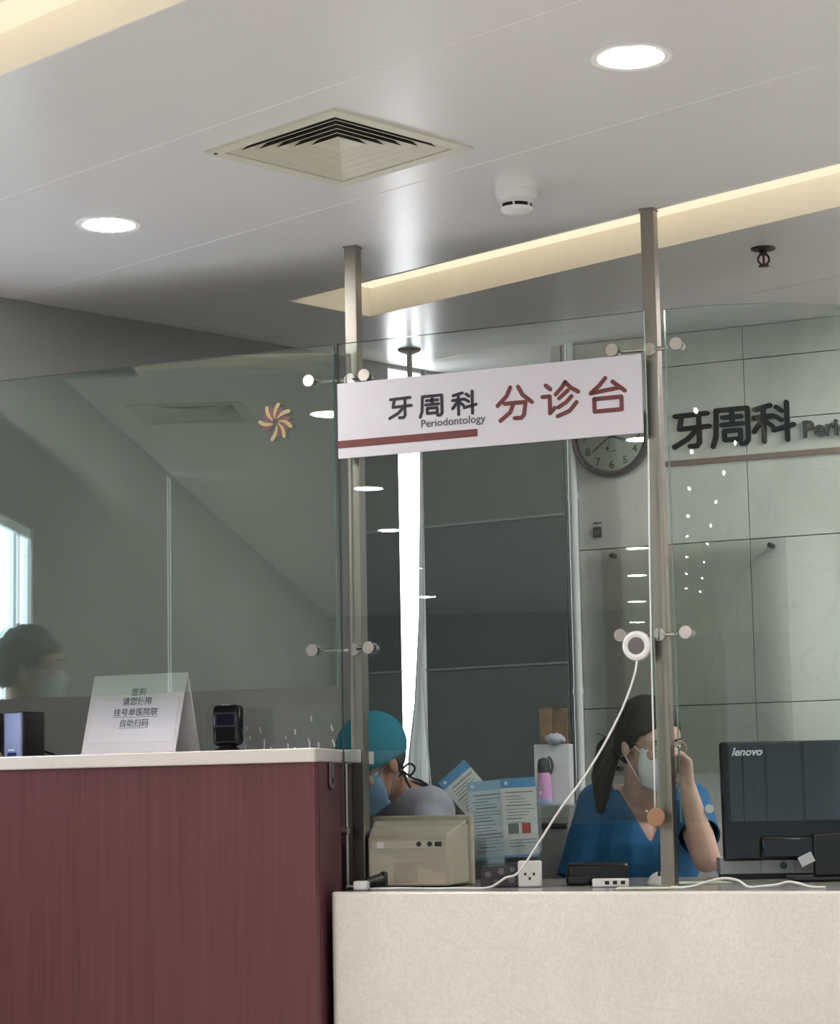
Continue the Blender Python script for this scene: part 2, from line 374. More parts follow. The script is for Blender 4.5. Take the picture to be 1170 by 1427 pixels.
# ================================================================== CEILING FIXTURES
m_dust_shade = mat('dusty_shaded_louvre_face', (58, 54, 50), 0.8, var=.1)  # shade between the louvres put into the colour, together with dust
def vent(c, label):
    t = thing('air_vent', label, 'air vent', UVM @ Matrix.Translation((c[0], c[1], ZC)), 'ceiling air vents')
    s = VS
    b = MB()     # flat outer flange, mitred
    for k in range(4):
        M = Matrix.Rotation(k * math.pi / 2, 4, 'Z'); i = s - 0.030
        b.add([(-s, -s, -0.006), (s, -s, -0.006), (i, -i, -0.006), (-i, -i, -0.006), (-s, -s, 0), (s, -s, 0), (i, -i, 0.004), (-i, -i, 0.004)],
              [(0, 1, 2, 3), (7, 6, 5, 4), (0, 4, 5, 1), (3, 2, 6, 7)], M)
    b.build('flange', m_ventmetal, t, fix=False)
    MB().lathe([(0, -0.0075), (0.004, -0.0075), (0.004, -0.006)], 10, c=(-s + 0.017, -s + 0.017, 0)).build('screw', m_darkmetal, t)
    rings = 6
    for n in range(rings):
        a = s - 0.030 - n * 0.0255; bI = a - 0.036 if n < rings - 1 else 0.002
        b = MB(); z0, z1 = -0.002 + 0.002 * n, 0.040 + 0.002 * n
        for k in range(4):
            M = Matrix.Rotation(k * math.pi / 2, 4, 'Z'); th = 0.0025
            b.add([(-a, -a, z0), (a, -a, z0), (bI, -bI, z1), (-bI, -bI, z1), (-a + th, -a + th, z0), (a - th, -a + th, z0), (bI - th, -bI + th, z1 - th), (-bI + th, -bI + th, z1 - th)],
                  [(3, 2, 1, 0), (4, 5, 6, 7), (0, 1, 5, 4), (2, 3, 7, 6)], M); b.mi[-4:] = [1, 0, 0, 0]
        b.build('louvre', [m_ventmetal, m_dust_shade], t, fix=False)
    b = MB()
    i = s - 0.012
    b.box(-i, i, -i, i, 0.085, 0.09)
    for k in range(4):
        b.box(-i, i, -i, -i + 0.002, 0.004, 0.09, Matrix.Rotation(k * math.pi / 2, 4, 'Z'))
    b.build('duct_box', m_dark, t)
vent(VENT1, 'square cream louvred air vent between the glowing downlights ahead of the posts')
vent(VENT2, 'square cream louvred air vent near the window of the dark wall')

def downlight():
    t = thing('downlight', '', 'ceiling light', UVM)
    MB().lathe([(0.061, 0.002), (0.061, -0.004), (0.074, -0.005), (0.078, -0.002), (0.078, 0.0)], 40).build('trim_ring', m_white, t, smooth='auto')
    MB().lathe([(0, -0.0025), (0.061, -0.0025), (0.061, 0.0)], 40).build('diffuser', m_led, t)
    return t
proto = downlight(); first = True
spots = [(-4.135, 3.163, 'round recessed downlight glowing between the air vent and the dark wall', None),
         (-2.54, 3.14, 'round recessed downlight glowing in the open ceiling panel away from the dark wall', None)]
for v_ in (1.27, -0.65, -2.2, -4.1, -6.0): spots.append((-4.16, v_, 'round recessed downlight in the row along the dark wall of the hall', 'hall downlights along the dark wall'))
for v_ in (1.25, 0.25, -0.85, -1.85, -2.75, -3.8, -4.8, -5.8):
    spots.append((-2.36, v_, 'round recessed downlight in the middle rows of the hall ceiling', 'hall downlights in the middle rows'))
    spots.append((-0.70, v_, 'round recessed downlight in the middle rows of the hall ceiling', 'hall downlights in the middle rows'))
for u_, v_ in ((-2.6, 5.0), (-2.2, 5.4), (-2.95, 5.3), (-1.2, 5.6), (-0.4, 6.0)): spots.append((u_, v_, 'round unseen fill downlight added to the ceiling over the staff side by the stone wall', 'added fill downlights over the staff side'))  # out-of-view lamps added to brighten the staff area and stone wall
for u_, v_, lb, gr in spots:
    t = proto if first else copy_tree(proto); first = False
    t.matrix_world = UVM @ Matrix.Translation((u_, v_, ZC)); t['label'] = lb
    if gr: t['group'] = gr
    elif 'group' in t: del t['group']

# smoke detector
p = onz(719, 266, ZC)
t = thing('smoke_detector', 'white round smoke detector on the ceiling behind the air vent', 'smoke detector', p)
MB().lathe([(0, 0), (0.048, 0), (0.048, -0.010), (0.044, -0.022), (0.0, -0.022)], 36).build('base', m_white, t, smooth='auto')
MB().lathe([(0, -0.022), (0.037, -0.022), (0.038, -0.032), (0, -0.032)], 36).build('head', m_white, t, smooth='auto')
MB().lathe([(0, -0.032), (0.034, -0.032), (0.034, -0.040), (0, -0.040)], 36).build('sensing_slot', m_dark, t)
for k in range(6):
    a_ = k * math.pi / 3 + 0.3; MB().box(0.031, 0.037, -0.002, 0.002, -0.041, -0.031, Matrix.Rotation(a_, 4, 'Z')).build('slot_rib', m_white, t)
MB().lathe([(0, -0.040), (0.036, -0.040), (0.034, -0.047), (0.022, -0.052), (0, -0.052)], 36).build('cap', m_white, t, smooth='auto')
# sprinkler
p = onz(1063, 346, ZC)
t = thing('fire_sprinkler', 'dark metal pendent fire sprinkler on the ceiling over the stone wall side', 'sprinkler', p)
MB().lathe([(0, 0), (0.032, 0), (0.030, -0.004), (0.012, -0.009), (0, -0.009)], 30).build('escutcheon', m_darkmetal, t, smooth='auto')
b = MB().cyl((0, 0, -0.009), (0, 0, -0.018), 0.009)
for s_ in (-1, 1): b.tube([(s_ * 0.008, 0, -0.016), (s_ * 0.0135, 0, -0.024), (s_ * 0.0135, 0, -0.034), (s_ * 0.004, 0, -0.043)], 0.0028)
b.build('frame_arms', m_darkmetal, t)
MB().cyl((0, 0, -0.018), (0, 0, -0.041), 0.003, n=10).build('glass_bulb', mat('red_bulb', (120, 40, 30), 0.1), t)
b = MB().cyl((0, 0, -0.043), (0, 0, -0.046), 0.008)
for k in range(8): b.box(0.004, 0.0135, -0.0025, 0.0025, -0.0465, -0.044, Matrix.Rotation(k * math.pi / 4, 4, 'Z'))
b.build('deflector', m_darkmetal, t)
# rods
p = onz(570, 487, ZC)
t = thing('ceiling_rod', 'thin steel rod with a dark round ceiling flange above the white sign', 'rod', p)
MB().lathe([(0, 0), (0.036, 0), (0.032, -0.006), (0.010, -0.016), (0, -0.016)], 30).build('flange', m_darkmetal, t, smooth='auto')
MB().cyl((0, 0, -0.014), (0, 0, -0.195), 0.008, n=14).build('rod', m_steel, t, smooth='auto')
p = onz(786, 490, ZC)
t = thing('ceiling_hook_rod', 'slender rod with a small black ceiling clip beside the stone wall', 'rod', p)
MB().box(-0.009, 0.009, -0.009, 0.009, -0.016, 0).build('clip', m_black, t, bevel=0.002)
MB().cyl((0, 0, -0.014), (0, 0, -0.13), 0.005, n=12).build('rod', m_steel, t, smooth='auto')

# ================================================================== COUNTERS
ZL, ZH = 0.897, 1.222
def gpoly(poly, z0, z1): return MB().prism(poly, z0, z1)
cx = 0.046
t = thing('high_counter', 'tall reception counter with mahogany laminate front and white stone top', 'counter', GM)
bp = [(-0.830, -0.24), (cx - 0.018, -0.24), (-0.012, -0.02), (-0.06, 0.05), (-0.06, 0.27), (-0.830, 0.27)]
gpoly([(x, y + 0.02 if y < -0.2 else y) for x, y in bp], 0.06, ZH - 0.032).build('carcass', mat('dark_carcass', (52, 26, 28), 0.6), t)
MB().box(-0.830, cx - 0.004, -0.24, -0.22, 0.06, ZH - 0.032).build('front_panel', m_mahog, t, bevel=0.001)
gpoly([(cx - 0.016, -0.219), (cx - 0.003, -0.219), (-0.003, -0.012), (-0.014, -0.012)], 0.06, ZH - 0.032).build('end_panel', m_mahog, t)
gpoly([(-0.82, -0.20), (cx - 0.03, -0.20), (cx - 0.03, 0.0), (-0.82, 0.2)], 0, 0.06).build('plinth', m_dark, t)
sp = [(-0.840, -0.25), (cx - 0.012, -0.25)]
for k in range(1, 6): a_ = -math.pi / 2 + k * math.pi / 10; sp.append((cx - 0.012 + 0.012 * math.cos(a_), -0.238 + 0.012 * math.sin(a_)))
sp += [(-0.006, -0.014), (-0.006, 0.010), (0.026, 0.010), (0.034, 0.015), (0.036, 0.021), (0.032, 0.028), (-0.006, 0.028), (-0.05, 0.07), (-0.05, 0.28), (-0.840, 0.28)]
gpoly(sp, ZH - 0.032, ZH).build('stone_top', m_slab, t, bevel=0.003)
# small steel bracket on the end panel
M = Matrix.Translation((cx - 0.021, -0.120, ZH - 0.032)) @ Matrix.Rotation(R(13), 4, 'Z')
b = MB().box(0, 0.004, -0.017, 0.017, -0.045, 0, M); b.cyl((0, 0, -0.045), (0.004, 0, -0.045), 0.017, M=M)
br = b.build('bracket', m_steel, t)
MB().cyl((0.004, 0, -0.042), (0.006, 0, -0.042), 0.006, n=12, M=M).build('screw', m_darkmetal, br)

t = thing('low_counter', 'low service counter with a pale beige stone front below the glass', 'counter', GM)
fp = []
rr = 0.02
for k in range(0, 5): a_ = math.pi + k * math.pi / 8; fp.append((cx + 0.004 + rr + rr * math.cos(a_), -0.19 + rr + rr * math.sin(a_)))
fp += [(0.6, -0.19), (1.0, -0.19), (1.8, -0.19), (1.8, -0.16), (cx + 0.006, -0.16)]
gpoly(fp, 0.0, ZL).build('front_panel', m_beige, t, bevel=0.005)
gpoly([(cx + 0.006, -0.161), (1.8, -0.161), (1.8, 0.98), (cx + 0.006, 0.52)], ZL - 0.03, ZL - 0.001).build('worktop', stone('grey_worktop', (150, 150, 144), (120, 120, 116), (136, 136, 130), 3.0, 0.2, 0.08), t, bevel=0.002)
MB().box(cx + 0.006, cx + 0.03, -0.159, 0.36, 0.0, ZL - 0.031).build('end_panel', m_mahog, t)
MB().box(1.0, 1.03, -0.159, 0.60, 0.0, ZL - 0.031).build('support_panel', m_mahog, t)

# ================================================================== POSTS, GLASS, SIGN
PZ = (2.115, 1.46)
def post(g, label, discs, cut=None, base=ZL):
    t = thing('steel_post', label, 'post', GM @ Matrix.Translation((g, 0.050, base)), 'steel posts carrying the glass')
    w = 0.016
    MB().box(-w, w, -w, w, 0, ZC - base).build('shaft', m_steel, t, bevel=0.0015)
    MB().box(-0.026, 0.026, -0.026, 0.026, 0, 0.005).build('base_plate', m_steel, t, bevel=0.001)
    MB().box(-w - 0.002, w + 0.002, -w - 0.002, w + 0.002, ZC - base - 0.004, ZC - base).build('top_plate', m_steel, t)
    for z in PZ:
        bs = MB().cyl((0, -w - 0.012, z - base), (0, -w, z - base), 0.015, n=24).build('boss', m_chrome, t, smooth='auto')
        for dg, dn in discs:
            b = MB().tube([(0, -w - 0.006, z - base), (dg - g, dn - 0.050 + 0.018, z - base)], 0.005, 12); b.build('arm', m_chrome, t, smooth='auto')
            y = dn - 0.050
            b = MB().cyl((dg - g, y + 0.006, z - base), (dg - g, y + 0.026, z - base), 0.011, n=20); b.build('standoff', m_chrome, t, smooth='auto')
            MB().lathe([(0, 0), (0.0135, 0), (0.0145, 0.002), (0.0145, 0.010), (0, 0.010)], 28, M=Matrix.Translation((dg - g, y - 0.006, z - base)) @ Matrix.Rotation(R(90), 4, 'X')).build('cap', m_chrome, t, smooth='auto')
# right curved glass: circle in plan
CC = Vector((0.758, 5.431)); CR = 0.4193
gi = GM.inverted()
d6 = gi @ Vector((0.592, 5.045, 0))
post(0.020, 'square steel post rising from between the tall and low counters', [(-0.073, 0.0), (0.0755, 0.0)])
post(0.781, 'square steel post standing on the low counter before the masked woman', [(0.703, 0.0), (d6.x, d6.y)])
def flat_glass(name, g0, g1, z0, z1, label, m):
    b = MB(); y0, y1 = -0.005, 0.005
    b.box(g0, g1, y0, y1, z0, z1); b.mi = [1, 1, 0, 1, 0, 1]
    o = b.build(name, [m, m_edge], M=GM, fix=False); return tag(o, label, 'glass panel')
flat_glass('glass_screen', -1.080, -0.012, 1.374, 2.20, 'flat clear glass screen hanging above the tall mahogany counter', m_glassL)
flat_glass('glass_screen', 0.0, 0.778, 1.04, 2.20, 'flat clear glass screen between the two posts carrying the white sign', m_glass)
n = 40; t0, t1 = R(-27.6), R(72)
vsl = []; fs = []; mi = []
for i in range(n + 1):
    a_ = t0 + (t1 - t0) * i / n
    for rr in (CR, CR - 0.010):
        for z in (1.04, 2.20): vsl.append((CC.x + rr * math.sin(a_), CC.y - rr * math.cos(a_), z))
for i in range(n):
    k = 4 * i; q = k + 4
    fs += [(k, q, q + 1, k + 1), (k + 2, k + 3, q + 3, q + 2), (k, k + 2, q + 2, q), (k + 1, q + 1, q + 3, k + 3)]; mi += [0, 0, 1, 1]
fs += [(0, 1, 3, 2), (4 * n, 4 * n + 2, 4 * n + 3, 4 * n + 1)]; mi += [1, 1]
b = MB(); b.add(vsl, fs); b.mi = mi
o = b.build('curved_glass_screen', [m_glassC, m_edge], smooth=True, fix=False)
o.data.set_sharp_from_angle(angle=R(40))
tag(o, 'bowed clear glass screen curving away past the post in front of the stone wall', 'glass panel')

CH = {
 '牙': [[(.10, .90), (.92, .92)], [(.27, .90), (.20, .55), (.96, .57)], [(.70, .90), (.70, .16), (.64, .07), (.46, .07)], [(.68, .55), (.42, .28), (.06, .08)]],
 '周': [[(.04, .04), (.12, .28), (.14, .93), (.92, .93), (.92, .14), (.85, .06), (.74, .06)], [(.30, .74), (.76, .74)], [(.53, .88), (.53, .57)], [(.27, .56), (.79, .56)],
       [(.33, .40), (.73, .40), (.73, .18), (.33, .18), (.33, .40)]],
 '科': [[(.08, .84), (.44, .92)], [(.05, .64), (.50, .66)], [(.28, .88), (.28, .04)], [(.26, .60), (.05, .30)], [(.30, .56), (.48, .40)], [(.58, .86), (.70, .76)], [(.55, .64), (.68, .54)],
       [(.50, .30), (.97, .40)], [(.82, .96), (.82, .04)]],
 '分': [[(.40, .96), (.30, .72), (.05, .46)], [(.61, .96), (.72, .72), (.97, .48)], [(.24, .50), (.80, .50), (.75, .14), (.68, .05), (.50, .06)], [(.48, .50), (.39, .24), (.12, .02)]],
 '诊': [[(.12, .92), (.24, .80)], [(.03, .60), (.22, .60), (.22, .12), (.35, .26)], [(.64, .97), (.55, .82), (.38, .64)], [(.64, .97), (.78, .80), (.98, .66)], [(.70, .72), (.47, .52)],
       [(.80, .55), (.66, .40), (.45, .27)], [(.93, .37), (.74, .14), (.42, .02)]],
 '台': [[(.46, .96), (.30, .76), (.08, .57), (.82, .66)], [(.64, .84), (.94, .56)], [(.17, .40), (.85, .40), (.85, .05), (.17, .05), (.17, .40)]],
}
def char(ch, x0, z0, x1, z1, w, y0, y1):
    return MB().strokes([[(x0 + p[0] * (x1 - x0), z0 + p[1] * (z1 - z0)) for p in ln] for ln in CH[ch]], w, y0, y1)
yS = -0.006
t = thing('counter_sign', 'white sign board with dark and red Chinese characters fixed on the glass', 'sign', GM)
MB().box(0.003, 0.772, yS - 0.006, yS, 1.917, 2.100).build('board', mat('white_sign_board', (194, 190, 196), 0.45, var=0.01, scale=8), t, bevel=0.0008)
m_navy = mat('navy_lettering', (17, 16, 32), 0.6, var=0.03); m_red = mat('brown_red_lettering', (96, 44, 42), 0.6, var=0.03)
for ch, xa, ya, xb, yb, m, w in [('牙', 541, 586, 574, 551, m_navy, .0072), ('周', 584, 583, 618, 548, m_navy, .0072), ('科', 629, 580, 664, 543, m_navy, .0072),
                                 ('分', 691, 588, 742, 535, m_red, .0098), ('诊', 755, 583, 806, 529, m_red, .0098), ('台', 819, 577, 873, 522, m_red, .0098)]:
    x0, z0 = on_frame(xa, ya, GM, yS - .006); x1, z1 = on_frame(xb, yb, GM, yS - .006)
    char(ch, x0, z0, x1, z1 - 0.0, w, yS - .0072, yS - .0058).build('character', m, t)
x0, z0 = on_frame(586, 596, GM, yS - .006); x1, _ = on_frame(665, 588, GM, yS - .006)
text_mesh('lettering', 'Periodontology', 0.0265, 0.0006, mat('grey_lettering', (62, 58, 64), 0.5), t, Matrix.Translation((x0, yS - .0066, z0)))
x1, z1 = on_frame(665, 597.5, GM, yS - .006); _, z2 = on_frame(665, 608, GM, yS - .006)
MB().box(0.0032, x1, yS - .0070, yS - .0058, z2, z1).build('red_bar', m_red, t)

# flower emblem on the left glass
gx, gz = on_frame(384, 588, GM, -0.006)
t = thing('flower_emblem', 'gold and red petal flower emblem stuck on the glass above the tall counter', 'emblem', GM @ Matrix.Translation((gx, -0.0055, gz)))
m_gold = mat('gold_petal', (128, 112, 76), 0.5); m_maroon = mat('maroon_petal', (76, 38, 36), 0.5)
def petal(a_, ln, bend, wd, m):
    pts = []; K = 9
    for i in range(K):
        s_ = i / (K - 1); r_ = 0.008 + s_ * ln; an = a_ + bend * s_; pts.append((r_ * math.cos(an), r_ * math.sin(an), wd * (0.25 + 0.75 * math.sin(min(1, s_ * 1.15) * math.pi * 0.62)) * (1 if s_ < 0.95 else 0.75)))
    v_ = []
    for i, (x, z, w_) in enumerate(pts):
        q = pts[min(i + 1, K - 1)]; p_ = pts[max(i - 1, 0)]; dx, dz = q[0] - p_[0], q[1] - p_[1]; l = math.hypot(dx, dz)
        v_ += [(x - dz / l * w_, -0.0008, z + dx / l * w_), (x + dz / l * w_, -0.0008, z - dx / l * w_), (x + dz / l * w_, 0, z - dx / l * w_), (x - dz / l * w_, 0, z + dx / l * w_)]
    fs = []
    for i in range(K - 1):
        k = 4 * i
        for j in range(4): fs.append((k + j, k + (j + 1) % 4, k + 4 + (j + 1) % 4, k + 4 + j))
    fs += [(0, 1, 2, 3), (4 * K - 4, 4 * K - 1, 4 * K - 2, 4 * K - 3)]
    MB().add(v_, fs).build('petal', m, t)
for k, deg in enumerate((10, 62, 108, 152, 205, 285, 330)):
    petal(R(deg), 0.039, -0.55, 0.0050, m_gold); petal(R(deg + 22), 0.031, -0.45, 0.0046, m_maroon)

# ================================================================== STONE WALL ITEMS
t = thing('wall_lettering', 'dark raised Chinese department name with grey Latin letters on the stone wall', 'sign', MM)
for ch, xa, ya, xb, yb in [('牙', 934, 627, 987, 570), ('周', 989, 624, 1043, 563), ('科', 1046, 618, 1104, 556)]:
    x0, z0 = on_frame(xa, ya, MM, -.02); x1, z1 = on_frame(xb, yb, MM, -.02)
    char(ch, x0, z0, x1, z1, .0135, -.010, 0).build('character', mat('ink_blue_letter', (10, 11, 17), 0.7, spec=.2), t)
x0, z0 = on_frame(1117, 609, MM, -.012)
text_mesh('lettering', 'Periodontology', 0.066, 0.006, mat('grey_letter', (50, 53, 54), 0.5), t, Matrix.Translation((x0, -.006, z0)), bold=0.0016)
MB().box(0.285, 1.5, -.006, 0, 2.055, 2.071).build('brown_bar', mat('brown_bar', (126, 106, 98), 0.5), t)

# clock
x0, z0 = on_frame(849, 607, MM, -.03)
t = thing('wall_clock', 'round wall clock with dark rim and cream dial behind the white sign', 'clock', MM @ Matrix.Translation((x0, 0, z0)) @ Matrix.Rotation(R(90), 4, 'X'))
CRD = 0.120
MB().lathe([(0, 0), (CRD, 0), (CRD + .004, .010), (CRD + .002, .028), (CRD - .006, .034), (CRD - .013, .030), (CRD - .015, .020)], 56, cap=False).build('rim', mat('dark_brown_rim', (44, 34, 34), 0.35), t, smooth='auto')
MB().lathe([(0, .016), (CRD - .012, .016), (CRD - .012, .020), (0, .020)], 56).build('dial', mat('cream_dial', (214, 216, 200), 0.6, var=.01), t)
m_ink = mat('dial_ink', (36, 38, 38), 0.6)
for h in range(1, 13):
    a_ = math.pi / 2 - h * math.pi / 6
    cu = text_mesh('numeral', str(h), 0.032, 0.0004, m_ink, t, Matrix.Identity(4), 'CENTER', 0.0004)
    cu.data.transform(Matrix.Rotation(R(-90), 4, 'X')); cu.matrix_local = Matrix.Translation((0.085 * math.cos(a_), 0.085 * math.sin(a_) - 0.011, 0.0206))
b = MB()
for k in range(60):
    a_ = k * math.pi / 30; l = .005 if k % 5 else .0075
    b.box(0.1055 - l, 0.1055, -.0005, .0005, .020, .0206, Matrix.Rotation(a_, 4, 'Z'))
b.build('minute_marks', m_ink, t)
def hand(name, clock_deg, l, w, z, tail=.015):
    M = Matrix.Rotation(R(90 - clock_deg), 4, 'Z')
    MB().add([(-tail, -w * .6, z), (l * .7, -w, z), (l, 0, z), (l * .7, w, z), (-tail, w * .6, z), (-tail, -w * .6, z + .001), (l * .7, -w, z + .001), (l, 0, z + .001), (l * .7, w, z + .001), (-tail, w * .6, z + .001)],
             [(4, 3, 2, 1, 0), (5, 6, 7, 8, 9), (0, 1, 6, 5), (1, 2, 7, 6), (2, 3, 8, 7), (3, 4, 9, 8), (4, 0, 5, 9)], M).build(name, m_ink, t)
hand('hour_hand', 108, .058, .0042, .0215); hand('minute_hand', 233, .085, .0026, .0230)
b = MB().box(-.02, .035, -.0008, .0008, .0245, .0250, Matrix.Rotation(R(-105), 4, 'Z')); b.cyl(tuple(Matrix.Rotation(R(-105), 4, 'Z') @ Vector((.038, 0, .0244))), tuple(Matrix.Rotation(R(-105), 4, 'Z') @ Vector((.038, 0, .0252))), .005)
b.cyl((0, 0, .02), (0, 0, .026), .005); b.build('second_hand', m_ink, t)
MB().box(-.016, .016, -.0465, -.0445, .020, .0206).build('dial_mark', m_ink, t)
MB().lathe([(0, .029), (CRD - .011, .029), (CRD - .011, .0305), (0, .0305)], 48).build('cover_glass', m_acrylic, t)

# acrylic notice board on standoffs
bx0, bz1 = on_frame(838, 768, MM, -.02); bx1, _ = on_frame(1094, 748, MM, -.02)
t = thing('acrylic_board', 'clear acrylic board held by steel standoffs on the stone wall under the lettering', 'board', MM)
b = MB().box(bx0, bx1, -.024, -.019, 1.16, 1.822)
b.build('sheet', glass('smoky_acrylic', (250, 250, 248), 0.8), t)
for x in (bx0 + .034, bx1 - .044):
    for z in (1.802, 1.18):
        MB().cyl((x, -.032, z), (x, 0, z), .0075, n=20).build('standoff', m_darkmetal, t, smooth='auto')
# paper behind the acrylic
x0, z0 = on_frame(833, 745, MM); 
t = thing('wall_switch', 'tiny black wall switch with a grey strip on the stone wall below the clock', 'switch', MM @ Matrix.Translation((x0, 0, z0)))
MB().box(-.013, .013, -.010, 0, -.009, .022).build('body', m_black, t, bevel=.002)
MB().box(-.007, .007, -.0115, -.010, -.001, .012).build('rocker', mat('grey_plastic', (90, 92, 92), .5), t)
MB().box(-.013, .013, -.003, 0, .032, .037).build('strip', mat('grey_plastic', (90, 92, 92), .5), t)
# white conduit at the corner
t = thing('white_conduit', 'glossy white vertical pipe running up the corner of the stone wall', 'pipe', MM @ Matrix.Translation((0.012, -0.017, 0)))
m_gw = mat('glossy_white_paint', (232, 236, 236), .15, var=.01)
MB().cyl((0, 0, 0.0), (0, 0, 2.45), .014, n=24).build('pipe', m_gw, t, smooth='auto')
for z in (.6, 1.4, 1.98): MB().cyl((0, 0, z), (0, 0, z + .018), .0165, n=24).build('clip', m_gw, t, smooth='auto')
struct(MB().box(-.052, -.022, -.004, .06, 0, 2.45).build('trim_1', mat('pale_trim_paint', (196, 196, 190), .4), M=MM, bevel=.003))

# ================================================================== dark blinds before the slit window
m_blind = mat('charcoal_blind_cloth', (94, 100, 101), .8, var=.04, scale=12, bump=.1, bscale=600)
m_blind2 = mat('charcoal_blind_cloth_band', (76, 83, 87), .8, var=.04, scale=12, bump=.1, bscale=600)
BD = 33.0
bl0 = at(511, 800, 6.80); BM = frame((bl0.x, bl0.y, 0), BD)
def blind(pxa, pxb, label):
    xa, _ = on_frame(pxa, 800, BM); xb, _ = on_frame(pxb, 800, BM)
    t = thing('window_blind', label, 'blind', BM)
    MB().box(xa, xb, -.012, .012, 2.255, 2.285).build('head_rail', m_steel, t, bevel=.002)
    MB().box(xa, xb, .0, .002, 1.905, 2.257).build('upper_cloth', m_blind, t)
    MB().box(xa, xb, .0, .002, 1.480, 1.905).build('middle_cloth', m_blind2, t)
    MB().box(xa, xb, .0, .002, 1.02, 1.480).build('lower_cloth', m_blind, t)
    for z in (1.905, 1.480, 1.022): MB().box(xa, xb, -.005, .004, z - .003, z + .003).build('batten', mat('grey_batten', (128, 134, 136), .5), t)
    return xa, xb
blind(511, 557, 'narrow charcoal cloth blind beside the steel post, left of the bright window gap')
blind(592, 788, 'wide charcoal cloth blind between the bright window gap and the stone wall')
# sheer curtain next to the gap, flaring at the foot
m_sheer = bpy.data.materials.new('sheer_curtain'); m_sheer.use_nodes = True
nt = m_sheer.node_tree; nt.nodes.remove(nt.nodes['Principled BSDF'])
tr = nt.nodes.new('ShaderNodeBsdfTranslucent'); tr.inputs[0].default_value = srgb(206, 208, 208)
df = nt.nodes.new('ShaderNodeBsdfDiffuse'); no = nt.nodes.new('ShaderNodeTexNoise'); no.inputs['Scale'].default_value = 50
cr = nt.nodes.new('ShaderNodeValToRGB'); cr.color_ramp.elements[0].color = srgb(180, 182, 182); cr.color_ramp.elements[1].color = srgb(204, 206, 206)
nt.links.new(no.outputs['Fac'], cr.inputs[0]); nt.links.new(cr.outputs[0], df.inputs[0])
mx = nt.nodes.new('ShaderNodeMixShader'); mx.inputs[0].default_value = .5; nt.links.new(tr.outputs[0], mx.inputs[1]); nt.links.new(df.outputs[0], mx.inputs[2])
nt.links.new(mx.outputs[0], nt.nodes['Material Output'].inputs[0])
rows = []
K = 16
for py, xa, xb in ((515, 586, 592), (600, 585, 594), (740, 584, 602), (860, 583, 606), (980, 577, 604), (1050, 569, 612), (1120, 566, 640), (1200, 566, 655)):
    row = []
    for i in range(K + 1):
        s_ = i / K; px = xa + (xb - xa) * s_
        row.append(at(px, py, 6.86 + 0.06 * s_ + 0.014 * math.sin(s_ * 14)))
    rows.append(row)
b = MB(); n = K + 1
b.add([p for r_ in rows for p in r_], [(j * n + i, j * n + i + 1, (j + 1) * n + i + 1, (j + 1) * n + i) for j in range(len(rows) - 1) for i in range(K)])
o = b.build('sheer_curtain', m_sheer, smooth=True, fix=False)
sm = o.modifiers.new('thick', 'SOLIDIFY'); sm.thickness = .002
tag(o, 'pale sheer curtain gathered beside the bright window gap, flaring at its foot', 'curtain')
# blind cords
t = thing('blind_cord', 'pair of thin white blind cords hanging by the bright window gap', 'cord', at(590, 1140, 6.66))
iv = t.matrix_world.inverted()
MB().tube([iv @ at(586, 640, 6.66), iv @ at(586, 900, 6.66), iv @ at(586, 1140, 6.66)], .0016, 6).build('cord', m_white, t)
MB().tube([iv @ at(587, 640, 6.66), iv @ at(588, 930, 6.66), iv @ at(594, 1020, 6.66), iv @ at(601, 1105, 6.66), iv @ at(604, 1140, 6.66)], .0020, 6).build('cord', m_white, t)

# ================================================================== THINGS ON THE TALL COUNTER
m_paper = mat('white_paper', (236, 234, 240), .7, var=.01, scale=10)
m_ltext = mat('grey_print', (92, 104, 118), .7)
def gl(px, py, n): return on_frame(px, py, GM, n)
# loudspeakers
m_lilac = mat('lilac_grille', (158, 164, 206), .5, var=.06, scale=200)
def speaker(px_left, label):
    x, _ = gl(px_left, 1053, .07); o_ = GM @ Vector((x, .07, ZH))
    t = thing('desktop_speaker', label, 'speaker', frame(o_, 40), 'desktop speakers')
    MB().box(0, .072, 0, .072, 0, .122).build('cabinet', m_black, t, bevel=.004)
    MB().box(.003, .069, -.006, .002, .004, .120).build('grille', m_lilac, t, bevel=.003)
    MB().box(.022, .046, -.008, -.005, .022, .027).build('status_light', mat('white_led_lens', (240, 244, 255), .2), t)
    MB().box(.018, .052, -.0075, -.005, .010, .018).build('control_panel', mat('deep_blue_print', (36, 44, 92), .4), t)
    return t
speaker(7, 'black desktop speaker with a lilac grey front beside the folded notice card')
speaker(-50, 'black desktop speaker behind the one next to the folded notice card')
# cable behind the speaker
pts = [gl(px, 1049, .12)[0] for px in (62, 72, 84, 96, 108, 116)]
zz = (.02, .012, .006, .003, .003, .003)
o = MB().tube([GM @ Vector((x, .12 + .01 * math.sin(i * 2.0), ZH + z)) for i, (x, z) in enumerate(zip(pts, zz))], .003, 8).build('speaker_cable', m_black, smooth=True)
tag(o, 'short black cable trailing from the speaker across the stone counter top', 'cable')
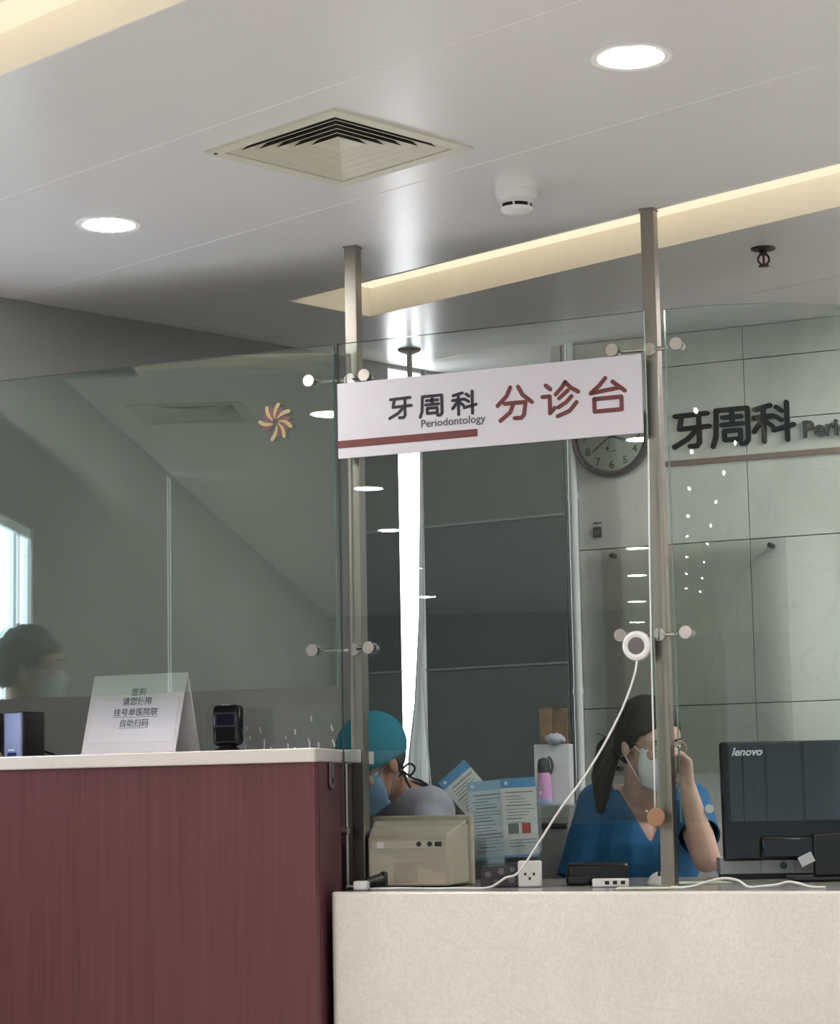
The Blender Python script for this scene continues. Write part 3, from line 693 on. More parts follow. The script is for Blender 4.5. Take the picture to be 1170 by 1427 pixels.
# folded notice card
x0, _ = gl(112, 1050, .05); x1, _ = gl(243, 1047, .05); wd = x1 - x0
t = thing('notice_card', 'white folded tent card with a printed Chinese notice on the counter', 'notice card', GM @ Matrix.Translation((x0, .05, ZH)))
hh = .208; dp = .066
m_card = mat('white_card_plastic', (232, 228, 230), .4, var=.01)
def leaf(y0, y1, name):
    th = .004; return MB().add([(0, y0, 0), (wd, y0, 0), (wd, y1, hh), (0, y1, hh), (0, y0 + th, 0), (wd, y0 + th, 0), (wd, y1 + th, hh), (0, y1 + th, hh)],
        [(0, 1, 2, 3), (7, 6, 5, 4), (0, 4, 5, 1), (1, 5, 6, 2), (2, 6, 7, 3), (3, 7, 4, 0)]).build(name, m_card, t, bevel=.001)
leaf(0, dp, 'front_leaf'); leaf(2 * dp, dp, 'back_leaf')
MB().box(.004, wd - .004, -.006, .003, .0, .010).build('foot_rail', mat('pinkish_rail', (206, 184, 190), .5), t, bevel=.001)
tilt = math.atan2(dp, hh); PM = Matrix.Rotation(-tilt, 4, 'X')
pp = MB().box(.016, wd - .010, -.0016, -.0004, .036, .150, PM).build('paper', m_paper, t)
for tx, z_, ul in (('签到', .172, 0), ('请您使用', .147, 0), ('挂号单医院联', .118, 1), ('自助扫码', .089, 1)):
    text_mesh('print_line', tx, .0215, .0002, m_ltext, pp, PM @ Matrix.Translation((wd * .52, -.0021, z_ - .010)), 'CENTER', .0002)
    if ul: w_ = .0108 * len(tx); MB().box(wd * .52 - w_, wd * .52 + w_, -.0021, -.0017, z_ - .0155, z_ - .0145, PM).build('underline', m_ltext, pp)
# barcode scanner
x0, _ = gl(318, 1045, .10)
t = thing('barcode_scanner', 'black upright barcode scanner on a round foot beside the folded notice card', 'scanner', GM @ Matrix.Translation((x0, .10, ZH)) @ Matrix.Rotation(R(8), 4, 'Z'))
MB().lathe([(0, 0), (.039, 0), (.038, .006), (.026, .014), (.018, .022), (0, .022)], 36).build('foot', m_black, t, smooth='auto')
hs = MB().box(-.036, .036, -.020, .022, .020, .121).build('housing', m_blackgloss, t, bevel=.011)
MB().box(-.024, .024, -.0215, -.0195, .070, .098).build('scan_window', mat('scanner_glass', (16, 20, 40), .05), t, bevel=.001)
MB().box(-.027, .027, -.0210, -.0195, .066, .102).build('window_bezel', m_black, t)
MB().box(-.011, .011, -.018, -.006, .1195, .1225).build('top_button', mat('grey_plastic_button', (150, 152, 150), .4), t, bevel=.001)
# low clear panel with white glue residue
xa, _ = gl(282, 1045, .18); xb, _ = gl(472, 1045, .18)
t = thing('clear_edge_panel', 'low clear panel with white glue residue at the rear of the tall counter', 'panel', GM @ Matrix.Translation((xa, .18, ZH)))
MB().box(0, xb - xa, 0, .004, 0, .115).build('sheet', m_acrylic, t)
m_glue = mat('white_glue_residue', (238, 240, 240), .6)
for pts in ([(342, 1045), (343, 1036), (345, 1026)], [(344, 1018), (343.5, 1013)], [(361, 1014), (363, 1021)], [(367.5, 1044), (368.5, 1036), (368, 1031)], [(378, 1045), (377, 1041)],
            [(401, 1044), (401, 1037)], [(410, 1042), (410.5, 1042.5)], [(431.5, 1043), (431, 1034), (429, 1030)], [(444, 1041), (443.5, 1035)], [(463, 1031), (466, 1040)], [(461, 1011), (463, 1018)],
            [(433, 998), (434, 1005)], [(411, 1017), (411, 1023)], [(397.5, 1026), (398, 1029)], [(348, 1027), (349, 1031)]):
    ps = [gl(a, b_, .178) for a, b_ in pts]
    MB().strokes([[(x - xa, z - ZH) for x, z in ps]], .0030, -.0022, -.0002).build('glue_mark', m_glue, t)

# support rod below the slab
t = thing('support_rod', 'thin steel rod between the tall counter slab and the low counter', 'rod', GM @ Matrix.Translation((.012, -.012, ZL)))
MB().cyl((0, 0, 0), (0, 0, ZH - .034 - ZL), .0045, n=12).build('rod', m_steel, t, smooth='auto')
MB().cyl((-.012, 0, .135), (.004, 0, .135), .009, n=16).build('clamp', m_chrome, t, smooth='auto')

# ================================================================== THINGS ON THE LOW COUNTER
# beige monitor seen from the rear
p = onz(567, 1236.5, ZL)
t = thing('old_monitor', 'beige plastic monitor seen from its rear on the low counter', 'monitor', frame(p, 9))
m_beigeP = mat('aged_beige_plastic', (176, 168, 150), .55, var=.04, scale=40, bump=.04)
MB().box(-.100, .142, .105, .150, 0.0, .166).build('front_bezel', m_beigeP, t, bevel=.004)
v_ = [(-.096, .106, .004), (.134, .106, .004), (.134, .106, .156), (-.096, .106, .156), (-.092, .0, .002), (.098, .0, .002), (.098, .0, .118), (-.092, .0, .118), (-.093, .03, .132), (.104, .03, .132)]
MB().add(v_, [(4, 5, 6, 7), (7, 6, 9, 8), (8, 9, 2, 3), (0, 4, 7, 8, 3), (5, 1, 2, 9, 6), (0, 1, 5, 4), (0, 3, 2, 1)]).build('rear_housing', m_beigeP, t, bevel=.005)
MB().box(-.082, .082, -.0015, .001, .090, .108).build('port_strip', mat('beige_plastic_light', (190, 184, 166), .5), t, bevel=.0005)
for x in (.030, .056): MB().cyl((x, -.003, .100), (x, .0, .100), .006, n=14).build('port', m_black, t)
MB().box(.068, .084, -.003, 0, .094, .105).build('port', m_black, t)
MB().box(-.070, -.054, -.003, 0, .092, .106).build('label', m_white, t)
MB().box(-.030, .026, -.0012, .001, .012, .058).build('vent_plate', mat('beige_plastic_dark', (160, 152, 134), .5), t, bevel=.0005)
for x in (-.088, .130): MB().cyl((x, .098, .148), (x, .106, .148), .004, n=10).build('screw', m_darkmetal, t)
# plugs and adapters beside it
p = onz(527, 1239, ZL)
t = thing('black_plug', 'black moulded power plug lying by the beige monitor', 'plug', frame(p, -20))
MB().cyl((-.030, 0, .014), (.012, 0, .022), .011, .016).build('body', m_black, t, bevel=.002)
MB().box(.008, .020, -.016, .016, .006, .040).build('head', m_black, t, bevel=.005)
MB().tube([(-.03, 0, .014), (-.05, .004, .006), (-.07, .012, .004)], .004).build('lead', m_black, t, smooth=True)
p = onz(503, 1241, ZL)
t = thing('white_plug', 'white power plug with two pins by the mahogany counter end', 'plug', frame(p, 15))
MB().box(-.016, .018, -.014, .014, .0, .022).build('body', m_white, t, bevel=.005)
for y in (-.006, .006): MB().box(-.032, -.015, y - .003, y + .003, .008, .012).build('pin', m_chrome, t)

# leaflet stand
p = onz(703, 1228, ZL)
LM = frame(p, 6)
t = thing('leaflet_holder', 'clear acrylic leaflet holder on the low counter between monitor and woman', 'leaflet holder', LM)
MB().box(-.092, .092, .020, .060, 0, .004).build('foot', m_acrylic, t)
MB().box(-.092, .092, .050, .053, .004, .235).build('back', m_acrylic, t)
MB().box(-.092, .092, .022, .025, .040, .105).build('front_lip', m_acrylic, t)
MB().box(-.092, .092, .025, .050, .040, .043).build('shelf', mat('pale_blue_shelf', (120, 150, 176), .4), t)
def leaflet(pxc, pyc, rot, n_off, label, top, body, w=.088, h=.196, lines=True, photo=False):
    inv = LM.inverted(); o_ = inv @ EYE; d = inv.to_3x3() @ ray(pxc, pyc); q = o_ + d * ((n_off - o_.y) / d.y)
    t = thing('leaflet', label, 'leaflet', LM @ Matrix.Translation((q.x, n_off, q.z)) @ Matrix.Rotation(R(rot), 4, 'Y'), 'leaflets in the holder')
    MB().box(-w / 2, w / 2, 0, .0015, -h / 2, h / 2).build('sheet', body, t)
    MB().box(-w / 2, w / 2, -.0005, 0, h / 2 - .024, h / 2).build('header_band', top, t)
    MB().cyl((-w / 2 + .014, -.0009, h / 2 - .012), (-w / 2 + .014, -.0003, h / 2 - .012), .0045, n=14).build('header_logo', m_white, t)
    rnd = random.Random(int(pxc)); z = h / 2 - .034; k = 0
    m_pr = mat('leaflet_print', (120, 128, 132), .7); b = []
    while z > -h / 2 + .02:
        if photo and -.045 < z < -.012: z -= .036; continue
        l = w * rnd.uniform(.45, .82); x = -w / 2 + .008 + rnd.uniform(0, .012)
        MB().box(x, min(x + l, w / 2 - .006), -.0004, 0, z - (.0016 if k % 4 else .0026), z).build('print_line', m_pr, t); z -= .0075 if k % 4 else .010; k += 1
    if photo:
        MB().box(-.030, -.004, -.0005, 0, -.040, -.014).build('picture', mat('grey_picture', (120, 126, 120), .6), t)
        MB().box(.004, .026, -.0005, 0, -.040, -.014).build('picture', mat('red_picture', (176, 84, 72), .6), t)
    MB().box(-w / 2, w / 2, -.0005, 0, -h / 2, -h / 2 + .006).build('footer_band', top, t)
m_lb = mat('leaflet_blue', (84, 152, 204), .5, var=.02)
leaflet(664, 1116, -40, .046, 'white leaflet with a blue band tilted sideways in the holder', m_lb, mat('leaflet_white', (222, 226, 224), .6))
leaflet(679, 1143, -4, .040, 'pale blue leaflet standing upright in the holder beside the beige monitor', mat('leaflet_pale_blue', (150, 192, 224), .5), mat('leaflet_ice', (208, 224, 232), .6))
leaflet(724, 1139, -2, .034, 'white leaflet with blue header and small pictures upright in the holder', m_lb, mat('leaflet_white', (222, 226, 224), .6), photo=True)
# dark patterned tin and white socket beneath
p = onz(696, 1236.5, ZL)
t = thing('patterned_tin', 'small dark tin with pale floral pattern under the leaflets', 'tin', frame(p, 6))
MB().box(-.044, .044, 0, .030, 0, .048).build('body', mat('dark_tin', (44, 38, 40), .35, var=.3, scale=60), t, bevel=.003)
for x, z, r_ in ((-.026, .030, .007), (.004, .036, .008), (.028, .018, .009), (-.008, .012, .006), (.030, .040, .006)):
    MB().cyl((x, -.0012, z), (x, 0, z), r_, n=7).build('flower', mat('pale_flower_print', (92, 92, 98), .5), t)
p = onz(738, 1236.5, ZL)
t = thing('power_socket', 'white extension socket with three pin holes beside the dark tin', 'socket', frame(p, 6))
MB().box(-.027, .027, .002, .032, 0, .060).build('body', mat('white_socket', (214, 212, 206), .45), t, bevel=.004)
for x, z in ((-.010, .030), (.010, .030), (0, .020)): MB().box(x - .0025, x + .0025, .0005, .003, z - .003, z + .003).build('pin_hole', m_black, t)

# round intercom on the glass with its cable
x0, z0 = gl(887, 900, -.012)
t = thing('intercom_speaker', 'round white intercom speaker with grey mesh stuck on the glass by the post', 'intercom', GM @ Matrix.Translation((x0, -.0062, z0)) @ Matrix.Rotation(R(90), 4, 'X'))
MB().lathe([(0, 0), (.032, 0), (.034, .004), (.032, .012), (.026, .015), (.021, .012), (0, .012)], 40).build('ring', m_white, t, smooth='auto')
MB().lathe([(0, .012), (.0195, .012), (.018, .0145), (0, .016)], 32).build('mesh', mat('grey_mesh', (98, 92, 92), .6, var=.2, scale=400), t, smooth='auto')
path = [(887, 921), (884, 940), (868, 985), (840, 1040), (812, 1085), (780, 1128), (748, 1178), (722, 1216)]
pts = []
for i, (a, b_) in enumerate(path):
    nn = -.015 - .035 * i / (len(path) - 1); x, z = gl(a, b_, nn); pts.append(GM @ Vector((x, nn, z)))
for a, b_ in ((706, 1223), (690, 1234), (672, 1239), (640, 1241), (612, 1240.5), (585, 1239.5), (560, 1240.5), (535, 1241), (518, 1240)):
    x, z = gl(a, b_, -.07); pts.append(GM @ Vector((x, -.07 + .01 * math.sin(a * .07), max(z, ZL + .0025))))
def smooth_path(pts, k=4):
    out = []
    for i in range(len(pts) - 1):
        p0, p1, p2, p3 = pts[max(i - 1, 0)], pts[i], pts[i + 1], pts[min(i + 2, len(pts) - 1)]
        for j in range(k):
            s_ = j / k; out.append(.5 * ((2 * p1) + (p2 - p0) * s_ + (2 * p0 - 5 * p1 + 4 * p2 - p3) * s_ * s_ + (3 * p1 - p0 - 3 * p2 + p3) * s_ ** 3))
    out.append(pts[-1]); return out
o = MB().tube(smooth_path(pts), .0026, 8).build('intercom_cable', m_white, smooth=True)
tag(o, 'white cable running down from the round intercom and along the low counter', 'cable')
# hanging cord with brown pad
t = thing('hanging_mic', 'brown round pad on a thin white cord hanging against the glass at the post', 'microphone', GM @ Matrix.Translation((*gl(914, 1139, -.010)[:1], -.0105, gl(914, 1139, -.010)[1])))
ox, oz = gl(914, 1139, -.010)
ps = [gl(a, b_, -.0105) for a, b_ in ((903, 612), (904.5, 760), (907, 900), (911, 1060), (912.5, 1128))]
MB().tube([(x - ox, 0, z - oz) for x, z in ps], .0021, 8).build('cord', m_white, t, smooth=True)
MB().cyl((0, -.004, 0), (0, .004, 0), .0205, n=32).build('pad', mat('brown_cork_pad', (150, 112, 84), .7, var=.1, scale=120), t, bevel=.0015)

# black monitor seen from behind
p = at(1008, 1200, 5.36)
t = thing('black_monitor', 'glossy black computer monitor seen from behind on the low counter', 'monitor', frame((p.x, p.y, ZL), 4))
zb = p.z - ZL; zt = zb + .279
PMm = Matrix.Translation((0, 0, zb)) @ Matrix.Rotation(R(-4), 4, 'X')
MB().box(.0, .50, .0, .028, 0, .279, PMm).build('back_shell', m_blackgloss, t, bevel=.006)
MB().box(.085, .40, -.022, .001, .0, .055, PMm).build('rear_bulge', m_blackgloss, t, bevel=.008)
MB().box(.045, .21, -.004, .001, .010, .020, PMm).build('vent_grille', m_black, t)
text_mesh('lettering', 'lenovo', .026, .0006, mat('silver_logo', (206, 212, 214), .3), t, PMm @ Matrix.Translation((.028, -.0011, .246)), bold=.0007, shear=.3)
MB().box(.205, .285, -.030, -.010, -zb + .006, .060, PMm).build('stand_column', m_black, t, bevel=.006)
MB().box(.150, .36, -.075, .10, -zb, -zb + .010).build('stand_foot', m_black, t, M=Matrix.Translation((0, 0, zb)), bevel=.004)
MB().box(0, .034, -.034, -.031, -.016, .008, PMm @ Matrix.Translation((.172, 0, -.004)) @ Matrix.Rotation(R(-25), 4, 'Y')).build('cable_tag', m_white, t)
# silver unit below the monitor
p = at(1006, 1222, 5.50)
t = thing('silver_unit', 'flat silver desktop unit with dark badge beneath the black monitor', 'computer', frame((p.x, p.y, ZL), 4))
MB().box(-.004, .36, .0, .16, .012, .050).build('case', mat('silver_plastic', (182, 184, 182), .35, .3, .02), t, bevel=.002)
MB().box(.0, .35, .006, .15, .0, .012).build('foot', m_black, t)
MB().cyl((.147, -.0015, .031), (.147, .001, .031), .009, n=20).build('badge', mat('dark_badge', (84, 86, 88), .3), t)
for x in (.092, .174): MB().box(x, x + .0012, -.0006, .001, .013, .049).build('seam', mat('grey_plastic', (90, 92, 92), .5), t)
# black case, white adapter, mouse, papers
p = onz(833, 1233, ZL)
t = thing('card_reader', 'black card reader box lying on the low counter before the woman', 'card reader', frame(p, 3))
MB().box(-.072, .072, 0, .060, 0, .050).build('body', m_black, t, bevel=.009)
MB().box(-.074, -.02, -.016, .0, 0, .022).build('front_bump', m_black, t, bevel=.006)
p = onz(850, 1236, ZL)
t = thing('white_adapter', 'white strip adapter with three dark sockets in front of the card reader', 'adapter', frame(p, 10))
MB().box(-.040, .042, -.010, .010, .0, .019).build('body', m_white, t, bevel=.003)
for x in (-.006, .012, .030): MB().box(x - .005, x + .005, -.0115, -.009, .006, .014).build('socket', m_black, t)
p = onz(918, 1234, ZL)
t = thing('computer_mouse', 'white computer mouse lying by the foot of the post', 'mouse', frame(p, 10))
b = MB().sph((0, .05, 0), (.031, .050, .030)); b.v = [(x, y, max(z, 0)) for x, y, z in b.v]; b.build('shell', m_white, t, smooth=True)
MB().cyl((-.003, .018, .025), (.003, .018, .025), .006, n=14).build('wheel', m_black, t)
for k, (a, b_, rot) in enumerate(((905, 1239, 8), (975, 1232, -6))):
    p = onz(a, b_, ZL); o = MB().box(-.075, .075, 0, .11, .0, .0015 + .001 * k).build('paper_sheet', mat('pale_green_paper', (206, 212, 190), .7), M=frame(p, rot), bevel=0)
    tag(o, ('pale green paper sheet lying in front of the mouse', 'pale green paper sheet lying under the woman\'s elbow')[k], 'paper')
pts = []
for a, b_, h_ in ((935, 1239, 0), (960, 1236, .004), (985, 1229, .012), (1008, 1224, .018), (1028, 1227, .014), (1042, 1236, .003), (1062, 1235, .004), (1082, 1233, .006), (1097, 1229, .010), (1112, 1231, .008), (1130, 1236, .003), (1150, 1237, .003)):
    nn = .03 if a < 1000 else .06
    q = onz(a, 1238, ZL); d = ray(a, b_); pts.append(EYE + d * (q.y / d.y)); pts[-1].z = max(pts[-1].z, ZL + .0025)
o = MB().tube(smooth_path(pts), .0028, 8).build('white_cable', m_white, smooth=True)
tag(o, 'loose white cable looping over the low counter in front of the black monitor', 'cable')

# ================================================================== BACK CABINET, BOX, BOTTLE, BAGS
cb = at(768, 1122, 6.27); CBM = frame((cb.x, cb.y, 0), 12)
zc = cb.z
t = thing('back_cabinet', 'grey cabinet unit behind the counter carrying the white box', 'cabinet', CBM)
MB().box(-.075, .060, -.05, .135, 0, zc).build('body', mat('grey_cabinet', (128, 130, 128), .5), t, bevel=.004)
MB().box(-.070, .055, -.055, -.049, .04, zc - .03).build('door', mat('grey_cabinet_door', (120, 122, 121), .5), t, bevel=.002)
MB().box(-.02, .05, -.062, -.055, zc - .062, zc - .048).build('handle', m_darkmetal, t, bevel=.002)
x0, _ = on_frame(745, 1100, CBM, .05); x1, _ = on_frame(794, 1100, CBM, .05); _, zt = on_frame(770, 1037, CBM, .05)
t = thing('white_box', 'upright white cardboard box behind the pink bottle', 'box', CBM @ Matrix.Translation((x0, .05, zc)))
MB().box(0, x1 - x0, 0, .08, 0, zt - zc).build('carton', mat('white_carton', (222, 222, 226), .6), t, bevel=.001)
MB().box(0.002, x1 - x0 - .002, .038, .042, zt - zc, zt - zc + .0008).build('lid_seam', mat('grey_plastic', (90, 92, 92), .5), t)
x0b, _ = on_frame(757, 1100, CBM, .0)
t = thing('water_bottle', 'pink water bottle with black looped cap in front of the white box', 'bottle', CBM @ Matrix.Translation((x0b, .015, zc)))
MB().lathe([(0, 0), (.019, 0), (.021, .003), (.0215, .018)], 28).build('base_band', mat('pale_blue_bottle', (170, 186, 224), .3), t, smooth='auto')
MB().lathe([(.0215, .018), (.0205, .05), (.0185, .080), (.0165, .089), (0, .089)], 28).build('body', mat('pink_bottle', (214, 160, 208), .3), t, smooth='auto')
MB().lathe([(0, .089), (.0175, .089), (.0175, .112), (.015, .125), (.006, .130), (0, .130)], 24).build('cap', mat('charcoal_cap', (58, 60, 66), .4), t, smooth='auto')
MB().tube([(.012 + .012 * math.sin(a_), 0, .112 + .024 * math.cos(a_) - .004) for a_ in [i * math.pi / 8 for i in range(9)]], .0035, 8).build('carry_loop', mat('charcoal_cap', (58, 60, 66), .4), t, smooth=True)
MB().cyl((-.006, -.0205, .034), (-.006, -.0195, .034), .005, n=14).build('sticker', m_white, t)
# paper bags on the box
m_kraft = mat('kraft_paper', (128, 106, 82), .75, var=.12, scale=25, bump=.3, bscale=30)
def bag(px0, px1, ytop, yoff, label, m, h):
    xa, _ = on_frame(px0, 1037, CBM, yoff); xb, _ = on_frame(px1, 1037, CBM, yoff)
    t = thing('paper_bag', label, 'bag', CBM @ Matrix.Translation((xa, yoff, zt)))
    w = xb - xa; v_ = [(0, 0, 0), (w, 0, 0), (w, .035, 0), (0, .035, 0), (-.002, .008, h), (w + .002, .006, h * .98), (w, .022, h * 1.02), (0, .024, h)]
    MB().add(v_, [(0, 1, 5, 4), (1, 2, 6, 5), (2, 3, 7, 6), (3, 0, 4, 7), (3, 2, 1, 0), (4, 5, 6, 7)]).build('body', m, t, bevel=.001)
    MB().box(w * .1, w * .5, .003, .008, h * .72, h * .74).build('fold', m, t)
    MB().tube([(w * .3, .006, h * .95), (w * .33, .0, h * 1.12), (w * .6, .0, h * 1.12), (w * .65, .006, h * .95)], .0012, 6).build('handle', m, t, smooth=True)
bag(752, 769, 977, .052, 'brown kraft paper bag on the white box, next to the blind', m_kraft, .100)
bag(770, 790, 979, .060, 'brown kraft paper bag on the white box, next to the stone wall', mat('kraft_paper_dark', (112, 92, 72), .75, var=.12, scale=25, bump=.3, bscale=30), .098)
t = thing('plastic_bag', 'crumpled pale plastic bag in front of the brown bags on the white box', 'bag', CBM @ Matrix.Translation(((x0 + x1) / 2 + .012, .020 + .05, zt)))
b = MB().sph((0, -.030, .014), (.030, .012, .015), nu=16, nv=10)
b.v = [(x + .003 * math.sin(z * 700 + x * 300), y, z + .004 * math.sin(x * 400)) for x, y, z in b.v]; b.build('bag_body', mat('pale_grey_plastic_film', (186, 190, 200), .35), t, smooth=True)

# ================================================================== PEOPLE
def blob(name, prims, vox, m, parent, smooth=4, keep=None, thick=0.0, tuft=0.0):
    """one continuous surface grown from overlapping tapered capsules and ellipsoids (world coordinates)"""
    b = MB()
    for p in prims:
        if p[0] == 'c':
            a, c_, ra, rb = Vector(p[1]), Vector(p[2]), p[3], p[4]; d = c_ - a; L_ = max(d.length, 1e-5); k = max(2, int(L_ / (min(ra, rb) * .35)) + 1)
            for i in range(k + 1):
                s_ = i / k; b.sph(a.lerp(c_, s_), ra + (rb - ra) * s_, nu=14, nv=9)
        else:
            M = Matrix.Translation(Vector(p[1])) @ (p[3].to_4x4() if len(p) > 3 else Matrix.Identity(4)); b.sph((0, 0, 0), p[2], M, nu=22, nv=14)
    iv = parent.matrix_world.inverted()
    me = bpy.data.meshes.new('tmp'); me.from_pydata(b.v, [], b.f)
    o_ = bpy.data.objects.new('tmp', me); COL.objects.link(o_)
    rm = o_.modifiers.new('r', 'REMESH'); rm.mode = 'VOXEL'; rm.voxel_size = vox
    if smooth: sm = o_.modifiers.new('s', 'SMOOTH'); sm.factor = .5; sm.iterations = smooth
    dg = bpy.context.evaluated_depsgraph_get(); dg.update()
    m2 = bpy.data.meshes.new_from_object(o_.evaluated_get(dg)); bpy.data.objects.remove(o_); bpy.data.meshes.remove(me)
    if keep:
        bm = bmesh.new(); bm.from_mesh(m2); bmesh.ops.delete(bm, geom=[v for v in bm.verts if not keep(v.co)], context='VERTS')
        for _ in range(6):
            new = {}
            for v in bm.verts:
                nb_ = [e.other_vert(v) for e in v.link_edges if e.is_boundary]
                if len(nb_) == 2: new[v] = v.co * .4 + (nb_[0].co + nb_[1].co) * .3
            for v, c_ in new.items(): v.co = c_
        bm.to_mesh(m2); bm.free()
    if tuft:
        from mathutils import noise
        ns = [v.normal.copy() for v in m2.vertices]
        for v, n_ in zip(m2.vertices, ns): v.co += n_ * tuft * (noise.noise(v.co * 55) + .6 * noise.noise(v.co * 120))
    m2.transform(iv); m2.name = name; m2.materials.clear(); m2.materials.append(m)
    o_ = link(name, m2, parent, smooth=True)
    if thick: so = o_.modifiers.new('thick', 'SOLIDIFY'); so.thickness = thick; so.offset = 1
    return o_
def wbuild(mb, name, m, parent, **k):
    iv = parent.matrix_world.inverted(); mb.v = [tuple(iv @ Vector(p)) for p in mb.v]; return mb.build(name, m, parent, **k)
def head_rot(fx, fy, fz, roll=0.0):
    """rotation taking local -y (face) to the given direction, local z roughly up"""
    f = Vector((fx, fy, fz)).normalized(); y = -f; x = y.cross(Vector((0, 0, 1))).normalized(); z = x.cross(y)
    return Matrix((x, y, z)).transposed() @ Matrix.Rotation(roll, 3, 'Y')
def head_prims(c, rt, s=1.0):
    P = lambda x, y, z: c + rt @ (Vector((x, y, z)) * s)
    e = lambda x, y, z, r_: ('e', P(x, y, z), tuple(q * s for q in r_), rt)
    return [e(0, .012, .030, (.070, .088, .080)), e(0, -.030, -.030, (.056, .056, .078)), e(0, -.045, -.075, (.036, .036, .032)), e(0, -.058, -.094, (.020, .018, .016)),
            e(0, -.045, .030, (.058, .045, .050)), ('c', P(0, -.084, .012), P(0, -.101, -.022), .008 * s, .0115 * s), e(.030, -.066, -.012, (.022, .018, .018)), e(-.030, -.066, -.012, (.022, .018, .018)),
            e(.070, .010, -.008, (.009, .018, .029)), e(-.070, .010, -.008, (.009, .018, .029)), e(.024, -.080, .026, (.022, .010, .008)), e(-.024, -.080, .026, (.022, .010, .008)),
            e(0, -.080, -.058, (.020, .012, .010))], P
def face_bits(par, P, rt, s=1.0, lids=True):
    for sx in (-1, 1):
        b = MB().sph((0, 0, 0), (.0135 * s, .008 * s, .0075 * s), Matrix.Translation(P(sx * .029, -.0795, .010)) @ rt.to_4x4(), 14, 10); ey = wbuild(b, 'eye', mat('eye_white', (226, 222, 216), .2), par, smooth=True)
        b = MB().sph((0, 0, 0), (.0055 * s, .003 * s, .0055 * s), Matrix.Translation(P(sx * .029, -.0865, .008)) @ rt.to_4x4(), 12, 8); wbuild(b, 'iris', mat('dark_iris', (24, 18, 16), .1), ey, smooth=True) if False else wbuild(b, 'iris', mat('dark_iris', (24, 18, 16), .1), par, smooth=True)
        b = MB().tube([P(sx * .013, -.0895, .028), P(sx * .028, -.0905, .033), P(sx * .046, -.080, .029)], [.0022 * s, .003 * s, .0014 * s], 8); wbuild(b, 'eyebrow', mat('dark_hair_fine', (28, 24, 24), .8), par, smooth=True)
def mask_mesh(par, P, rt, m, s=1.0):
    """pleated mask over nose, cheeks and chin with ear loops"""
    nu, nv = 18, 12; v = []
    for j in range(nv + 1):
        q = j / nv; z = .000 - .108 * q
        for i in range(nu + 1):
            a = (i / nu - .5) * 2
            wdt = .060 - .010 * abs(q - .4) - (.016 * max(0, q - .6) / .4)
            x = a * wdt; prof = -.104 - .010 * math.exp(-((q - .25) / .2) ** 2) * math.exp(-(a / .3) ** 2) + .012 * max(0, q - .7) / .3
            y = prof + .066 * abs(a) ** 2.2 + .0018 * math.sin(q * 26) * (1 - abs(a) * .6)
            v.append(P(x, y, z - .006 * (1 - a * a) * (q > .8)))
    n = nu + 1
    b = MB(); b.add(v, [(j * n + i, j * n + i + 1, (j + 1) * n + i + 1, (j + 1) * n + i) for j in range(nv) for i in range(nu)])
    o_ = wbuild(b, 'face_mask', m, par, smooth=True, fix=False); so = o_.modifiers.new('t', 'SOLIDIFY'); so.thickness = .0016; so.offset = 0
    for sx in (-1, 1):
        for za, zb in ((-.012, .014), (-.088, -.030)):
            b = MB().tube([P(sx * .056, -.045, za), P(sx * .066, -.020, (za + zb) / 2), P(sx * .0745, .008, zb), P(sx * .076, .020, (zb - .008))], .0014, 6); wbuild(b, 'ear_loop', m, par, smooth=True)
def hand_prims(wr, pal_dir, fing_dir, thumb_side, curl=.6, s=1.0):
    """palm plus five separate bent fingers; pal_dir = palm normal, fing_dir = from wrist along the hand"""
    f = Vector(fing_dir).normalized(); n = (Vector(pal_dir) - f * Vector(pal_dir).dot(f)).normalized(); sd = f.cross(n) * thumb_side
    wr = Vector(wr); out = []
    kn = []
    for k, off in enumerate((-.030, -.010, .010, .029)):
        q = wr + f * (.082 - .004 * abs(k - 1.3)) * s + sd * (-off) * s; kn.append(q)
        out.append(('c', wr + sd * (-off * .5) * s + f * .012 * s, q, .014 * s, .0105 * s))
    out.append(('c', wr - f * .02 * s, wr + f * .02 * s, .022 * s, .021 * s))
    for k, (q, ln) in enumerate(zip(kn, (.040, .045, .042, .033))):
        a = curl * (1 + .06 * k); d1 = (f * math.cos(a) + n * math.sin(a)); d2 = (f * math.cos(a * 2.2) + n * math.sin(a * 2.2)); d3 = (f * math.cos(a * 2.9) + n * math.sin(a * 2.9))
        p1 = q + d1 * ln * s; p2 = p1 + d2 * ln * .62 * s; p3 = p2 + d3 * ln * .45 * s
        out += [('c', q, p1, .0090 * s, .0082 * s), ('c', p1, p2, .0082 * s, .0074 * s), ('c', p2, p3, .0074 * s, .0062 * s)]
    t0_ = wr + f * .018 * s + sd * .018 * s; t1_ = t0_ + (f * .6 + sd * .7 + n * .35).normalized() * .040 * s; t2_ = t1_ + (f * .85 + sd * .15 + n * .5).normalized() * .032 * s
    out += [('c', t0_, t1_, .013 * s, .0100 * s), ('c', t1_, t2_, .0100 * s, .0075 * s)]
    return out
m_skin = mat('skin', (200, 166, 150), .5, var=.04, scale=30); m_skin2 = mat('skin_fair', (214, 176, 152), .5, var=.04, scale=30)
m_hair = mat('black_hair', (14, 13, 15), .6, var=.3, scale=90, stretch=(1, 1, .15), bump=.4, bscale=200)
m_scrub = mat('blue_scrub_cloth', (30, 92, 138), .85, var=.06, scale=20, bump=.25, bscale=25)
m_mask = mat('white_mask_cloth', (224, 230, 230), .8, var=.02)
m_trouser = mat('dark_trouser_cloth', (40, 52, 74), .85)
